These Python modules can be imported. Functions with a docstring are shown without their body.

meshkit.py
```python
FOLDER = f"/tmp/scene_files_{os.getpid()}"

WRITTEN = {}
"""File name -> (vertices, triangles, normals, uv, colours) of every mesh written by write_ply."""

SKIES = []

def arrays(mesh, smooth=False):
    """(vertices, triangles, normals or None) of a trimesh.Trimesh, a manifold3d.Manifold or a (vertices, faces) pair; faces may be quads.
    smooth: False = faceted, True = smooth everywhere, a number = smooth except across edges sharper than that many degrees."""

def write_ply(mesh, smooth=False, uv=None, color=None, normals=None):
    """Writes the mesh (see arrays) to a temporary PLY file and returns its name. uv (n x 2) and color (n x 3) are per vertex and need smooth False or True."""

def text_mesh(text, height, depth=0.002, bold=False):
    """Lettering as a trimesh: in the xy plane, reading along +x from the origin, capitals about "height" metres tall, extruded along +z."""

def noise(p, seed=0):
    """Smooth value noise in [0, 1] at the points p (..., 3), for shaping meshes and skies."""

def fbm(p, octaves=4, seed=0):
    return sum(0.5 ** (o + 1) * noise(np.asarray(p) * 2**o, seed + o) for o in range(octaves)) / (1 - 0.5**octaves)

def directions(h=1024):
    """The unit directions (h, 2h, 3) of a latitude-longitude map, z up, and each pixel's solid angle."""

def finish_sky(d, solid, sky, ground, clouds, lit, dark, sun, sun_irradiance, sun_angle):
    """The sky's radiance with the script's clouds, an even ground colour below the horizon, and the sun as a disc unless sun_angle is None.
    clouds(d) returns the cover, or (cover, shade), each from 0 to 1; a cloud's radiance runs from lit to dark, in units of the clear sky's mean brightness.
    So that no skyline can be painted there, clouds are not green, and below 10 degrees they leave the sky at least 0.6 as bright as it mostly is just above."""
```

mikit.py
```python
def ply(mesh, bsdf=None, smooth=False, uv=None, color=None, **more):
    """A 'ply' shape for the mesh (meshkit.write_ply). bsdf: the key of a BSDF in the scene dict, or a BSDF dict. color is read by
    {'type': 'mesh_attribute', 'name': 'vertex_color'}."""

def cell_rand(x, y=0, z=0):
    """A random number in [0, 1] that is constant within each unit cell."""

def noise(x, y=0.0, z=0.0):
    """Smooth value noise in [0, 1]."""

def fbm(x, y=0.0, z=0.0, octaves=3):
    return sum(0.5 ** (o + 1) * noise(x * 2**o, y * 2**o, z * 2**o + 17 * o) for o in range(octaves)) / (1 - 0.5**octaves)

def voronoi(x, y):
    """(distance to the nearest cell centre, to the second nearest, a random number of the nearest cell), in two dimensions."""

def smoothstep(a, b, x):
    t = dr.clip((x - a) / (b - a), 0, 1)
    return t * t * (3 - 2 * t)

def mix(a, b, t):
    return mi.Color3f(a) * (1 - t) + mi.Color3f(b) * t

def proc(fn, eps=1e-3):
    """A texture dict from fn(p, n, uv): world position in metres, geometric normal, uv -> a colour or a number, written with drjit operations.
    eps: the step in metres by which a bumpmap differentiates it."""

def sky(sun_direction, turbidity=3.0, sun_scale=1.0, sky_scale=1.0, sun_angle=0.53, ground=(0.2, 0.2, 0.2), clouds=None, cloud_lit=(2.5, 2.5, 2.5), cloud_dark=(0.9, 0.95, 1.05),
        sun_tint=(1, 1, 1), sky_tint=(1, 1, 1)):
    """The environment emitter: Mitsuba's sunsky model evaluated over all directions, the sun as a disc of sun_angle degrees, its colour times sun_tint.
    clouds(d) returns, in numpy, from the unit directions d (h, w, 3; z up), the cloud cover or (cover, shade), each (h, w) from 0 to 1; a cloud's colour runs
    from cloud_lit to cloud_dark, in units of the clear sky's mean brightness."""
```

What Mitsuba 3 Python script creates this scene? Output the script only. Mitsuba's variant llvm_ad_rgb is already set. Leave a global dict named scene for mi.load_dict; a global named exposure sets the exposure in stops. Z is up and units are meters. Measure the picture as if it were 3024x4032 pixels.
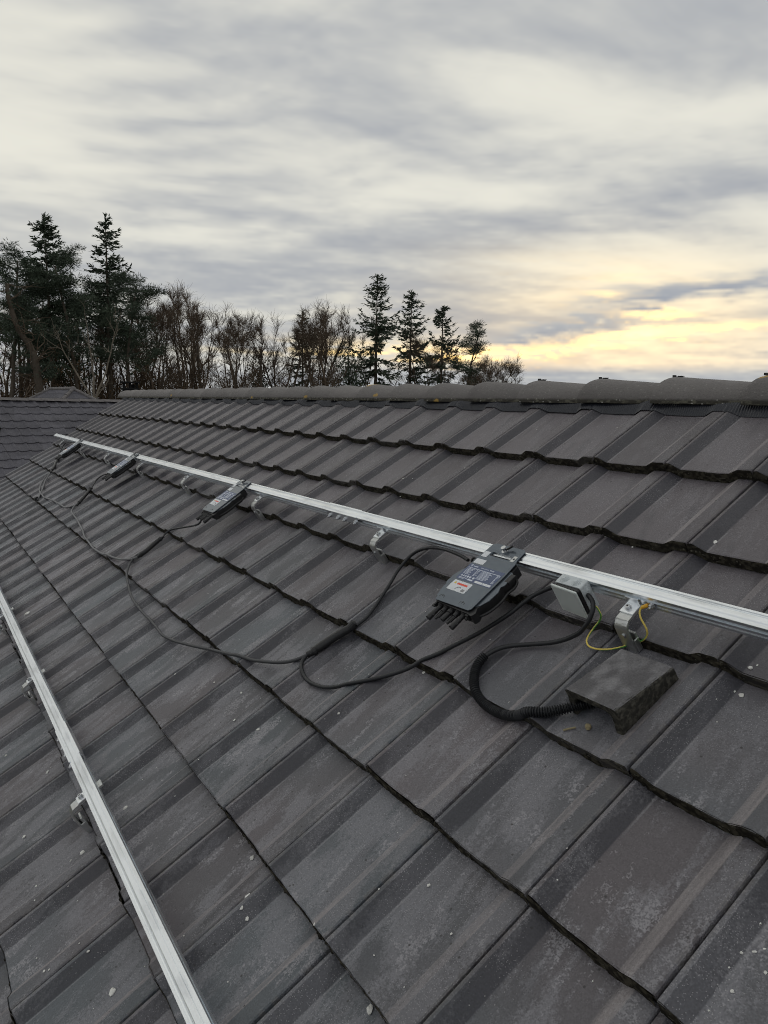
import math, random
import numpy as np, trimesh, drjit as dr, mitsuba as mi
import mikit, meshkit
from mikit import noise, fbm, voronoi, cell_rand, smoothstep, mix
from shapely.geometry import Polygon, Point, box as sbox
from shapely import affinity

T = mi.ScalarTransform4f
scene, labels = {}, {}

# ---------------------------------------------------------------- camera, sky, exposure
CAM, FWD, UP = np.array([1.2792, -2.31421, -0.02056]), np.array([-0.838881, 0.526052, -0.139813]), np.array([-0.129134, 0.057186, 0.989977])
scene['camera'] = {'type': 'perspective', 'fov': 53.6718, 'fov_axis': 'x', 'near_clip': 0.05, 'far_clip': 3000.0,
                   'to_world': T().look_at(origin=CAM.tolist(), target=(CAM + FWD).tolist(), up=UP.tolist())}
exposure = 3.12

# The evening sky: a thin broken overcast. Angles in degrees, measured from the direction along the roof.
AZ0 = 147.909
WX = [0.4067, 0.9135]                                            # the wind, along which the cloud is drawn out
DARK = [(16.46, 13.53, 13.52, 2.0, 8, 0.62), (1.96, 12.13, 10.63, 1.22, 2, 0.35), (-6.13, 20.95, 9.66, 2.42, -8, 0.36), (-20.52, 13.69, 10.3, 1.29, 3, 0.25), (3.22, 24.27, 8.37, 1.93, 0, 0.15), (22.86, 23.83, 8.05, 1.93, 0, 0.12), (3.06, 8.84, 9.66, 1.93, -10, 0.4), (-12.96, 8.96, 8.37, 0.97, 0, 0.25)]
LIGHT = [(-24.88, 16.91, 5.47, 4.51, 0, 0.7), (1.89, 14.55, 7.73, 1.29, -6, 0.66), (9.22, 19.46, 9.66, 1.77, -14, 0.45), (22.25, 18.29, 5.8, 2.25, -10, 0.5), (-11.96, 11.32, 8.37, 0.84, 0, 0.4), (-4.79, 17.16, 5.15, 0.8, 0, 0.2), (16.75, 9.05, 10.63, 1.45, 0, 0.35)]
GAPS = [(15.44, 7.47, 0.77, 0.42, 0, 0.34), (15.43, 7.69, 2.58, 1.09, 10, 0.09), (18.43, 6.74, 2.25, 0.32, 3, 0.6), (16.68, 5.03, 3.22, 0.29, 5, 0.6), (23.26, 5.48, 5.47, 0.35, 2, 0.45), (9.6, 4.34, 6.12, 0.35, 3, 0.42), (-1.94, 3.91, 10.63, 0.77, 0, 0.34), (-16.26, 2.12, 11.27, 1.29, 0, 0.1), (13.58, 9.43, 9.66, 1.61, -8, 0.05)]
STREAKS = [(21.34, 7.94, 8.37, 0.61, 7, 1.1), (11.53, 5.59, 6.44, 0.55, 9, 0.85), (13.78, 5.97, 5.15, 0.45, 4, 0.7), (12.23, 4.62, 4.19, 0.26, 2, 0.5)]
SUN = (-.6713, .7295, .1311)


def clouds(d):
    fb, ns = meshkit.fbm, meshkit.noise
    az = (AZ0 - np.degrees(np.arctan2(d[..., 1], d[..., 0])) + 180) % 360 - 180      # degrees right of the street of view
    el = np.degrees(np.arcsin(np.clip(d[..., 2], -1, 1)))
    q = d[..., :2] / (np.maximum(d[..., 2], 0) + 0.10)[..., None]                    # the cloud deck, seen from below
    a, b = q[..., 0] * WX[0] + q[..., 1] * WX[1], -q[..., 0] * WX[1] + q[..., 1] * WX[0]
    z = np.zeros_like(a)
    P = lambda fa, fb_, s=0.0: np.stack([a * fa + s, b * fb_ + s * 0.7, z + s], -1)
    w1, w2 = fb(P(.9, .9, 3.1), 4) - .5, fb(P(.9, .9, 9.7), 4) - .5
    deck = fb(np.stack([a * .70 + w1 * 1.5, b * 1.05 + w2 * 1.5, z + 2.0], -1), 6)   # large soft masses, drawn out along the wind
    wisp = fb(np.stack([a * 2.3 + w1 * 3.2, b * 3.7 + w2 * 3.2, z + 5.0], -1), 5)
    fine = fb(np.stack([a * 9.0 + w1 * 6, b * 13.0 + w2 * 6, z + 7.0], -1), 4)
    shade = .60 + 1.15 * (deck - .5) + .75 * (wisp - .5) + .52 * (fine - .5)
    wa, we = az + 9 * w1 + 2.5 * (wisp - .5), el + 5.5 * w2 + 2.2 * (wisp - .5)
    fa, fe = az + 1.2 * w1, el + 1.0 * w2 + 1.3 * (wisp - .5) + 1.0 * (fine - .5)

    def blob(A, E, ra, re, rot=0.0, soft=True):
        x, y = ((wa, we) if soft else (fa, fe))
        c, s = math.cos(math.radians(rot)), math.sin(math.radians(rot))
        u, v = (x - A) * c + (y - E) * s, -(x - A) * s + (y - E) * c
        return np.exp(-(np.abs(u / ra) ** 2.4 + (v / re) ** 2))
    curl = fb(np.stack([a * 3.1 + w2 * 6 + 4, b * 5.2 + w1 * 6, z + 11.0], -1), 5)
    shade = shade + .75 * (curl - .5) - .30 * np.clip((el - 24) / 22, 0, 1)
    # darker masses
    for A, E, ra, re, rot, k in DARK: shade = shade + k * blob(A, E, ra, re, rot)
    for A, E, ra, re, rot, k in LIGHT: shade = shade - k * blob(A, E, ra, re, rot)
    # wave-like ripples in the high cloud on the left
    rip = np.sin((b * 30 + a * 9 + w1 * 16 + w2 * 10)) * blob(-17, 19, 7, 5.5, -30) * (.4 + wisp)
    shade = shade + .22 * rip
    shade = .5 + .5 * np.tanh((shade - .5) * 1.7)
    # thin places near the sun let the warm clear sky through
    glow = np.exp(-np.maximum(np.hypot((az - 17) / 17, (el - 6) / 4.6), 0) ** 2)
    thin = .035 * glow + .12 * glow * (1 - shade)
    for A, E, ra, re, rot, k in GAPS: thin = thin + k * blob(A, E, ra, re, rot, False) * np.clip(.1 + 3.0 * (wisp - .36) + 1.6 * (fine - .5), 0, 1.3)
    for A, E, ra, re, rot, k in STREAKS:
        m = k * blob(A, E, ra, re, rot, False)
        thin, shade = thin * (1 - np.clip(m, 0, 1)), shade + (np.clip(.86 + .5 * (fine - .5), 0, 1) - shade) * np.clip(m, 0, 1)
    away = np.degrees(np.arccos(np.clip(d @ np.array(SUN) / np.linalg.norm(SUN), -1, 1)))
    shade = shade + (.92 - shade) * .8 * np.clip((away - 80) / 70, 0, 1)       # duller away from the sunset
    low = np.clip((el - 2.3) / 1.0, 0, 1); thin = thin * low * low * (3 - 2 * low)
    haze = np.exp(-np.maximum(el, 0) / 2.3)
    shade = shade * (1 - .75 * haze) + .90 * .75 * haze
    return np.clip(1 - thin, 0, 1), np.clip(shade, 0, 1)


scene['sky'] = mikit.sky(sun_direction=(-0.6713, 0.7295, 0.1311), turbidity=3.0, sun_scale=5e-07, sun_angle=1.5, sky_tint=(1.1, 0.96, 0.52), cloud_lit=(2.64, 2.59, 2.3), cloud_dark=(1.14, 1.22, 1.37), clouds=clouds)
labels['sky'] = {'kind': 'structure'}

# ---------------------------------------------------------------- helpers
PITCH = math.radians(34.5)
CP, SP = math.cos(PITCH), math.sin(PITCH)
# roof frame: x along the ridge, y up the slope, z off the tiles; origin at the top of the slope
RT = T([[1, 0, 0, 0], [0, CP, -SP, 0], [0, SP, CP, 0], [0, 0, 0, 1]])
G = 0.3316                                                # visible length of a tile
rng = np.random.default_rng(7)
random.seed(7)


def to_roof(p):
    return p.x, p.y * CP + p.z * SP, p.z * CP - p.y * SP


def world(q):
    q = np.asarray(q, float)
    return np.stack([q[..., 0], q[..., 1] * CP - q[..., 2] * SP, q[..., 1] * SP + q[..., 2] * CP], -1)


def pix(q):
    """Picture coordinates (0..1) of world points, used only to tell what lies in view."""
    r = np.cross(FWD, UP); d = np.asarray(q, float) - CAM
    z = d @ FWD
    t = math.tan(math.radians(scene['camera']['fov'] / 2))
    return np.stack([.5 + .5 * (d @ r) / z / t, .5 - .375 * (d @ UP) / z / t, z], -1)


USED = {}


def key_for(name):
    n = USED.get(name, 0); USED[name] = n + 1
    return name if n == 0 else f'{name}_{n:03d}'


def thing(name, label, category, group=None, kind=None):
    k = key_for(name)
    labels[k] = {'label': label, 'category': category}
    if group: labels[k]['group'] = group
    if kind: labels[k]['kind'] = kind
    return k


def part(parent, name, mesh, bsdf, tw=None, smooth=False, label=None, kind=None, **more):
    k = key_for(parent + '__' + name) if parent else name
    sh = dict(mesh) if isinstance(mesh, dict) else mikit.ply(mesh, bsdf, smooth, **more)
    if tw is not None: sh['to_world'] = tw
    scene[k] = sh
    if label or kind:
        labels[k] = {}
        if label: labels[k]['label'] = label
        if kind: labels[k]['kind'] = kind
    return k


def cat(*ms):
    return trimesh.util.concatenate([m for m in ms if m is not None])


def box(x0, x1, y0, y1, z0, z1, bevel=0.0):
    if bevel <= 0:
        return trimesh.creation.box(bounds=[[x0, y0, z0], [x1, y1, z1]])
    b = bevel
    pts = [[x, y, z] for sx, sy, sz in ((b, b, 0), (b, 0, b), (0, b, b)) for x in (x0 + sx, x1 - sx) for y in (y0 + sy, y1 - sy) for z in (z0 + sz, z1 - sz)]
    return trimesh.convex.convex_hull(np.array(pts))


def rect(x0, x1, y0, y1):
    return sbox(min(x0, x1), min(y0, y1), max(x0, x1), max(y0, y1))


def prism(poly, z0, z1):
    m = trimesh.creation.extrude_polygon(poly, z1 - z0, engine='earcut')
    m.apply_translation([0, 0, z0])
    return m


def rounded(poly, r):
    return poly.buffer(-r, quad_segs=4).buffer(r, quad_segs=4)


def cyl(p0, p1, r0, r1=None, n=14, cap=True):
    p0, p1 = np.asarray(p0, float), np.asarray(p1, float)
    r1 = r0 if r1 is None else r1
    t = (p1 - p0) / np.linalg.norm(p1 - p0)
    a = np.cross(t, [0, 0, 1.0] if abs(t[2]) < .9 else [1.0, 0, 0]); a /= np.linalg.norm(a)
    b = np.cross(t, a); an = np.arange(n) * 2 * np.pi / n
    ring = np.cos(an)[:, None] * a + np.sin(an)[:, None] * b
    v = np.vstack([p0 + ring * r0, p1 + ring * r1, [p0], [p1]])
    i = np.arange(n); j = (i + 1) % n
    f = np.vstack([np.stack([i, j, j + n], 1), np.stack([i, j + n, i + n], 1)] + ([np.stack([j, i, 0 * i + 2 * n], 1), np.stack([i + n, j + n, 0 * i + 2 * n + 1], 1)] if cap else []))
    return trimesh.Trimesh(v, f, process=False)


def hexbolt(c, axis, r, h):
    c, axis = np.asarray(c, float), np.asarray(axis, float)
    return cat(cyl(c, c + axis * .0012, r * 1.5, n=16), cyl(c + axis * .0012, c + axis * h, r, n=6), cyl(c + axis * h, c + axis * (h + .005), r * .5, n=10))


def spline(pts, step):
    """Catmull-Rom through the points, resampled about every step metres."""
    p = np.asarray(pts, float)
    q = np.vstack([2 * p[0] - p[1], p, 2 * p[-1] - p[-2]])
    out = []
    for i in range(1, len(q) - 2):
        n = max(2, int(np.linalg.norm(q[i + 1] - q[i]) / step))
        t = (np.arange(n) / n)[:, None]
        out.append(.5 * (2 * q[i] + (q[i + 1] - q[i - 1]) * t + (2 * q[i - 1] - 5 * q[i] + 4 * q[i + 1] - q[i + 2]) * t**2 + (3 * q[i] - q[i - 1] - 3 * q[i + 1] + q[i + 2]) * t**3))
    return np.vstack(out + [p[-1:]])


def tube(path, radius, n=10, caps=True):
    p = np.asarray(path, float); m = len(p)
    rad = np.broadcast_to(np.asarray(radius, float), (m,))
    t = np.gradient(p, axis=0); t /= np.linalg.norm(t, axis=1, keepdims=True) + 1e-12
    a = np.cross(t[0], [0, 0, 1.0] if abs(t[0][2]) < .9 else [1.0, 0, 0])
    A = np.zeros_like(p)
    for k in range(m):
        a = a - t[k] * (a @ t[k]); a /= np.linalg.norm(a); A[k] = a
    B = np.cross(t, A); an = np.arange(n) * 2 * np.pi / n
    v = (p[:, None] + rad[:, None, None] * (np.cos(an)[None, :, None] * A[:, None] + np.sin(an)[None, :, None] * B[:, None])).reshape(-1, 3)
    i, j = np.meshgrid(np.arange(m - 1), np.arange(n), indexing='ij')
    q = np.stack([i * n + j, i * n + (j + 1) % n, (i + 1) * n + (j + 1) % n, (i + 1) * n + j], -1).reshape(-1, 4)
    f = np.vstack([q[:, [0, 1, 2]], q[:, [0, 2, 3]]])
    if caps:
        v = np.vstack([v, p[:1], p[-1:]]); k = np.arange(n)
        f = np.vstack([f, np.stack([(k + 1) % n, k, 0 * k + m * n], 1), np.stack([(m - 1) * n + k, (m - 1) * n + (k + 1) % n, 0 * k + m * n + 1], 1)])
    return trimesh.Trimesh(v, f, process=False)


def rough(mesh, amp, freq, seed=0, length=None):
    if length: mesh = mesh.subdivide_to_size(length, max_iter=8)
    mesh = trimesh.Trimesh(mesh.vertices, mesh.faces, process=True)
    mesh.vertices = mesh.vertices + mesh.vertex_normals * ((meshkit.fbm(mesh.vertices * freq, 3, seed) - .5) * 2 * amp)[:, None]
    return mesh


# ---------------------------------------------------------------- materials
def P(fn, eps=1e-3):
    return mikit.proc(fn, eps)


def rgb(*c):
    return {'type': 'rgb', 'value': list(c)}


def mat(name, base, roughness=.5, metallic=0., specular=.5, bump=None, **more):
    d = {'type': 'principled', 'base_color': base if isinstance(base, dict) else rgb(*base), 'roughness': roughness, 'metallic': metallic, 'specular': specular, **more}
    if bump is not None: d = {'type': 'bumpmap', 'arbitrary': P(bump), 'scale': 1.0, 'bsdf': d}
    scene[name] = {'type': 'twosided', 'bsdf': d}


def tile_colour(p, n, uv):
    x, y, z = to_roof(p)
    ny = n.y * CP + n.z * SP                                   # facing up or down the slope
    j, i = dr.floor(x / .3), dr.floor(-(y + .005) / G)
    s, t = x - .3 * j, (y + .005) / G + i + 1
    r1, r2, r3 = cell_rand(j, i, 3), cell_rand(j, i, 5), cell_rand(j, i, 8)
    big = fbm(x * 1.7 + 3, y * 1.9 + 7 * r1, 1.5, 3)
    col = mix((.122, .109, .112), (.098, .110, .117), smoothstep(.3, .72, big + .35 * (r2 - .5)) * smoothstep(-.6, -1.5, y))
    col = col * (.84 + .30 * r1)
    sl = x + .16 * y                                           # rain and boot smears run down the slope, a little askew
    smear = fbm(sl * 30 + 9 * r3, y * 6.5, 2.5, 4)
    cloud = fbm(x * 8 + 5 * r2, y * 6.5, 4.5, 4)
    grit = noise(x * 420, y * 420, z * 420)
    grit2 = noise(x * 190, y * 190, 3.3)
    old = smoothstep(-.7, -1.6, y) * .75 + .25                 # the lower courses are the more worn
    pale = smoothstep(.46, .60, .50 * smear + .54 * cloud + .12 * (grit2 - .5) + .06 * (grit - .5)) * old
    col = mix(col, (.225, .222, .230), .58 * pale)
    chalk = smoothstep(.58, .66, .45 * smear + .55 * fbm(x * 13 + 3 * r3, y * 9 + 2, 7.5, 4) + .16 * (grit2 - .5) + .10 * (grit - .5)) * old
    col = mix(col, (.36, .35, .348), .42 * chalk * smoothstep(.25, .6, grit))
    dark = smoothstep(.56, .72, fbm(sl * 18 + 4, y * 4.5 + 6 * r1, 8.5, 4))
    col = mix(col, (.052, .052, .058), .34 * dark)
    lit_wear = smoothstep(.2165, .2205, s) * (1 - smoothstep(.2495, .2545, s))  # the rise: worn paler, with the light it catches painted in too
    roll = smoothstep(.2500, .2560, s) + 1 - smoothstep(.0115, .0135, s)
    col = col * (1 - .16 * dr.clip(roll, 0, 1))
    col = mix(col, (.265, .243, .232), lit_wear * (.38 + .55 * smoothstep(.35, .7, fbm(x * 60, y * 4, 3.5, 3))))
    edge = smoothstep(.012, .004, s) + smoothstep(.288, .296, s)
    col = mix(col, (.20, .185, .165), .35 * edge * smoothstep(.4, .6, noise(x * 30, y * 60, 2)))
    slope = smoothstep(.0125, .0155, s) * (1 - smoothstep(.0515, .0555, s))  # flank turned from the sun: most of its shade is painted into the colour
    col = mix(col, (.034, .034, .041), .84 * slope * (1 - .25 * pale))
    rim = smoothstep(.0540, .0562, s) * (1 - smoothstep(.0575, .0605, s))
    col = mix(col, (.24, .235, .235), .60 * rim * smoothstep(.30, .6, noise(x * 25, y * 8, 4)))
    col = col * (.78 + .44 * grit)
    # lichen dots, in colonies
    d1, d2, w = voronoi(x * 95, y * 95)
    colony = smoothstep(.54, .74, fbm(x * 6 + 2, y * 6 + 4, 6.5, 3)) * (.3 + .7 * old)
    dot = (1 - smoothstep(.08, .20, d1 + .22 * (1 - w) + .1 * grit2)) * dr.select(w > .55, 1., 0.) * colony
    col = mix(col, (.46, .45, .43), .85 * dot)
    e1, e2, ew = voronoi(x * 260 + 5, y * 260)
    col = mix(col, (.38, .37, .36), .7 * (1 - smoothstep(.12, .28, e1)) * dr.select(ew > .74, 1., 0.) * smoothstep(.40, .66, cloud))
    k1, k2, kw = voronoi(x * 19 + 3, y * 19)
    col = mix(col, (.03, .028, .026), .8 * (1 - smoothstep(.03, .07, k1)) * dr.select(kw > .86, 1., 0.))
    # the butt ends of the tiles are crusted with dark moss
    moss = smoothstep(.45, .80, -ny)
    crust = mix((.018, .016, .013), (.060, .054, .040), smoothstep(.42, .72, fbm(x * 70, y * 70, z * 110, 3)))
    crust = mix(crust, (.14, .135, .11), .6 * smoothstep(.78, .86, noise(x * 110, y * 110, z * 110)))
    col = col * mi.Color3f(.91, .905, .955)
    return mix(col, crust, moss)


def tile_bump(p, n, uv):
    x, y, z = to_roof(p)
    return .0011 * fbm(x * 240, y * 240, z * 240, 2) + .0022 * fbm(x * 34 + .2 * y, y * 11, z * 30, 3)


def cap_colour(p, n, uv):
    j = dr.floor((p.x + .245) / .365)
    col = mix((.118, .109, .106), (.175, .163, .156), fbm(p.x * 6, p.y * 9, p.z * 9, 4)) * (.88 + .24 * cell_rand(j, 2, 4))
    col = col * (.82 + .36 * noise(p.x * 380, p.y * 380, p.z * 380))
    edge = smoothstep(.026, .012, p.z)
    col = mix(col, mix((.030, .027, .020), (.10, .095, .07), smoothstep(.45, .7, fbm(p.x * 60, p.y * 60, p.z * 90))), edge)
    d1, d2, w = voronoi(p.x * 55, p.z * 75)
    col = mix(col, (.42, .41, .38), .8 * (1 - smoothstep(.12, .22, d1)) * dr.select(w > .80, 1., 0.) * (.25 + .75 * edge))
    o1, o2, ow = voronoi(p.x * 7 + .3, p.z * 14)
    return mix(col, (.42, .27, .06), .8 * (1 - smoothstep(.16, .24, o1 + .12 * noise(p.x * 90, p.z * 90))) * dr.select(ow > .90, 1., 0.))


def grain_bump(a, f):
    return lambda p, n, uv: a * fbm(p.x * f, p.y * f, p.z * f, 3)


def hood_colour(p, n, uv):
    x, y, z = to_roof(p)
    col = mix((.112, .108, .112), (.235, .230, .236), smoothstep(.4, .75, fbm(x * 20, y * 14, 2.5, 4))) * (.78 + .44 * noise(x * 380, y * 380, z * 380))
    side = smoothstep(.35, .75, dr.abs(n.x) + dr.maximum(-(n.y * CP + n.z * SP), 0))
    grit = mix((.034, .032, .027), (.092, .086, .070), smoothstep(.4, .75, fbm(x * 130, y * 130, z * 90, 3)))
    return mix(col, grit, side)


def alu_rough(p, n, uv):
    return .20 + .16 * fbm(p.x * 3, p.y * 160, p.z * 160, 3) + .18 * smoothstep(.55, .75, fbm(p.x * 9, p.y * 40, p.z * 40, 3))


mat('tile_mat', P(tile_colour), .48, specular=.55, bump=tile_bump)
mat('cap_mat', P(cap_colour), .7, specular=.35, bump=grain_bump(.0016, 160))
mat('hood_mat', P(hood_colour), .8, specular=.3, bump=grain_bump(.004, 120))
mat('moss_mat', P(lambda p, n, uv: mix(mix((.018, .016, .013), (.060, .054, .040), smoothstep(.40, .72, fbm(p.x * 90, p.y * 90, p.z * 90, 3))), (.13, .125, .10), .7 * smoothstep(.80, .86, noise(p.x * 160, p.y * 160, p.z * 160)))), .95, specular=.1)
mat('debris_mat', P(lambda p, n, uv: mix((.55, .54, .50), (.85, .84, .80), noise(p.x * 60, p.y * 60, p.z * 60))), .9, specular=.2)
mat('straw_mat', (.30, .25, .15), .9, specular=.2)
mat('deck_mat', (.02, .02, .02), .9, specular=.1)
mat('strip_mat', (.022, .024, .032), .30, specular=.5)
mat('alu_mat', P(lambda p, n, uv: mix((.93, .96, .985), (.78, .80, .81), smoothstep(.50, .80, fbm(p.x * 7, p.y * 60, p.z * 60, 4)))), P(alu_rough), 1.0)
mat('cast_mat', P(lambda p, n, uv: mix((.55, .56, .55), (.72, .73, .72), fbm(p.x * 60, p.y * 60, p.z * 60))), .42, 1.0, bump=grain_bump(.0006, 300))
mat('steel_mat', (.62, .63, .64), .3, 1.0)
mat('plate_mat', P(lambda p, n, uv: mix((.110, .130, .156), (.140, .164, .190), fbm(p.x * 50, p.y * 50, p.z * 50))), .25, .6)
mat('black_mat', (.014, .014, .015), .42, specular=.5)
mat('cable_mat', P(lambda p, n, uv: mix((.010, .011, .013), (.018, .019, .022), fbm(p.x * 40, p.y * 40, p.z * 40))), .42, specular=.5)
mat('dusty_cable_mat', (.045, .046, .050), .5, specular=.55)
mat('grey_cable_mat', (.15, .15, .155), .5, specular=.5)
mat('sticker_mat', (.70, .72, .74), .5)
mat('blue_label_mat', (.065, .090, .175), .4, specular=.6)
mat('print_mat', (.62, .66, .74), .5)
mat('faint_print_mat', (.27, .31, .40), .5)
mat('red_mat', (.72, .10, .06), .5)
mat('yellow_mat', (.70, .50, .05), .5)
mat('grey_print_mat', (.25, .25, .26), .5)
mat('lid_mat', (.60, .64, .62), .35, specular=.5)
mat('box_mat', (.56, .60, .61), .5, specular=.5)
mat('wire_mat', {'type': 'mesh_attribute', 'name': 'vertex_color'}, .4)
mat('lug_mat', (.75, .40, .03), .4)
mat('wall_mat', P(lambda p, n, uv: mix((.28, .13, .09), (.36, .19, .13), fbm(p.x * 4, p.y * 4, p.z * 9))), .9)
mat('ground_mat', P(lambda p, n, uv: mix((.055, .06, .03), (.10, .085, .055), fbm(p.x * .25, p.y * .25, 1.0, 5))), .95, specular=.1)
mat('bark_mat', P(lambda p, n, uv: mix((.065, .054, .043), (.130, .108, .085), fbm(p.x * 3, p.y * 3, p.z * .8, 3))), .95, specular=.1)
mat('twig_mat', P(lambda p, n, uv: mix((.085, .066, .050), (.165, .125, .092), fbm(p.x * .8, p.y * .8, p.z * .8, 2))), .95, specular=.1)
mat('dead_mat', (.22, .19, .15), .95, specular=.1)
mat('needle_mat', P(lambda p, n, uv: mix((.045, .062, .048), (.085, .108, .070), fbm(p.x * 1.3, p.y * 1.3, p.z * 1.3, 3))), .8, specular=.2)
mat('brown_leaf_mat', P(lambda p, n, uv: mix((.05, .035, .022), (.10, .065, .035), fbm(p.x * 1.3, p.y * 1.3, p.z * 1.3, 3))), .9, specular=.1)


def far_tile_colour(p, n, uv):
    q = fbm(p.x * 2.2, p.y * 2.2, p.z * 5, 4)
    r = cell_rand(dr.floor(p.y / .33 + .3 * p.x), dr.floor(p.z / .193), 2)
    return mix((.074, .072, .086), (.122, .118, .132), q) * (.85 + .3 * r) * (.85 + .3 * noise(p.x * 60, p.y * 60, p.z * 60))


mat('far_tile_mat', P(far_tile_colour), .7, specular=.4)
mat('far_cap_mat', P(lambda p, n, uv: mix((.13, .12, .12), (.22, .205, .20), fbm(p.x * 9, p.y * 9, p.z * 9))), .75, specular=.3)
mat('render_mat', (.42, .40, .37), .9)

# ---------------------------------------------------------------- the ground
GROUND = -5.2
g = trimesh.Trimesh([[-1500, -1500, GROUND], [1500, -1500, GROUND], [1500, 1500, GROUND], [-1500, 1500, GROUND]], [[0, 1, 2], [0, 2, 3]], process=False)
part('', 'ground', g, 'ground_mat'); labels['ground'] = {'kind': 'structure'}

# ---------------------------------------------------------------- the house with its tiled roof
PX = [0, .0018, .0042, .0125, .0165, .034, .0515, .0565, .10, .14, .18, .2165, .2205, .2500, .2540, .2935, .2965, .2982]
PZ = [-.014, -.004, -.0008, -.0006, -.0016, -.0100, -.0186, -.0200, -.0206, -.0208, -.0206, -.0200, -.0186, -.0014, .0002, .0006, -.0022, -.014]
OVER = .062
HOUSE = thing('house', 'house whose dark concrete tile roof fills the foreground and carries the mounting rails', 'house')


def surf(x, y):
    s = x - .3 * np.floor(x / .3)
    n = np.ceil(-y / G)
    return np.interp(s, PX[1:-1], PZ[1:-1]) - .031 * (y + n * G) / G


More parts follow.
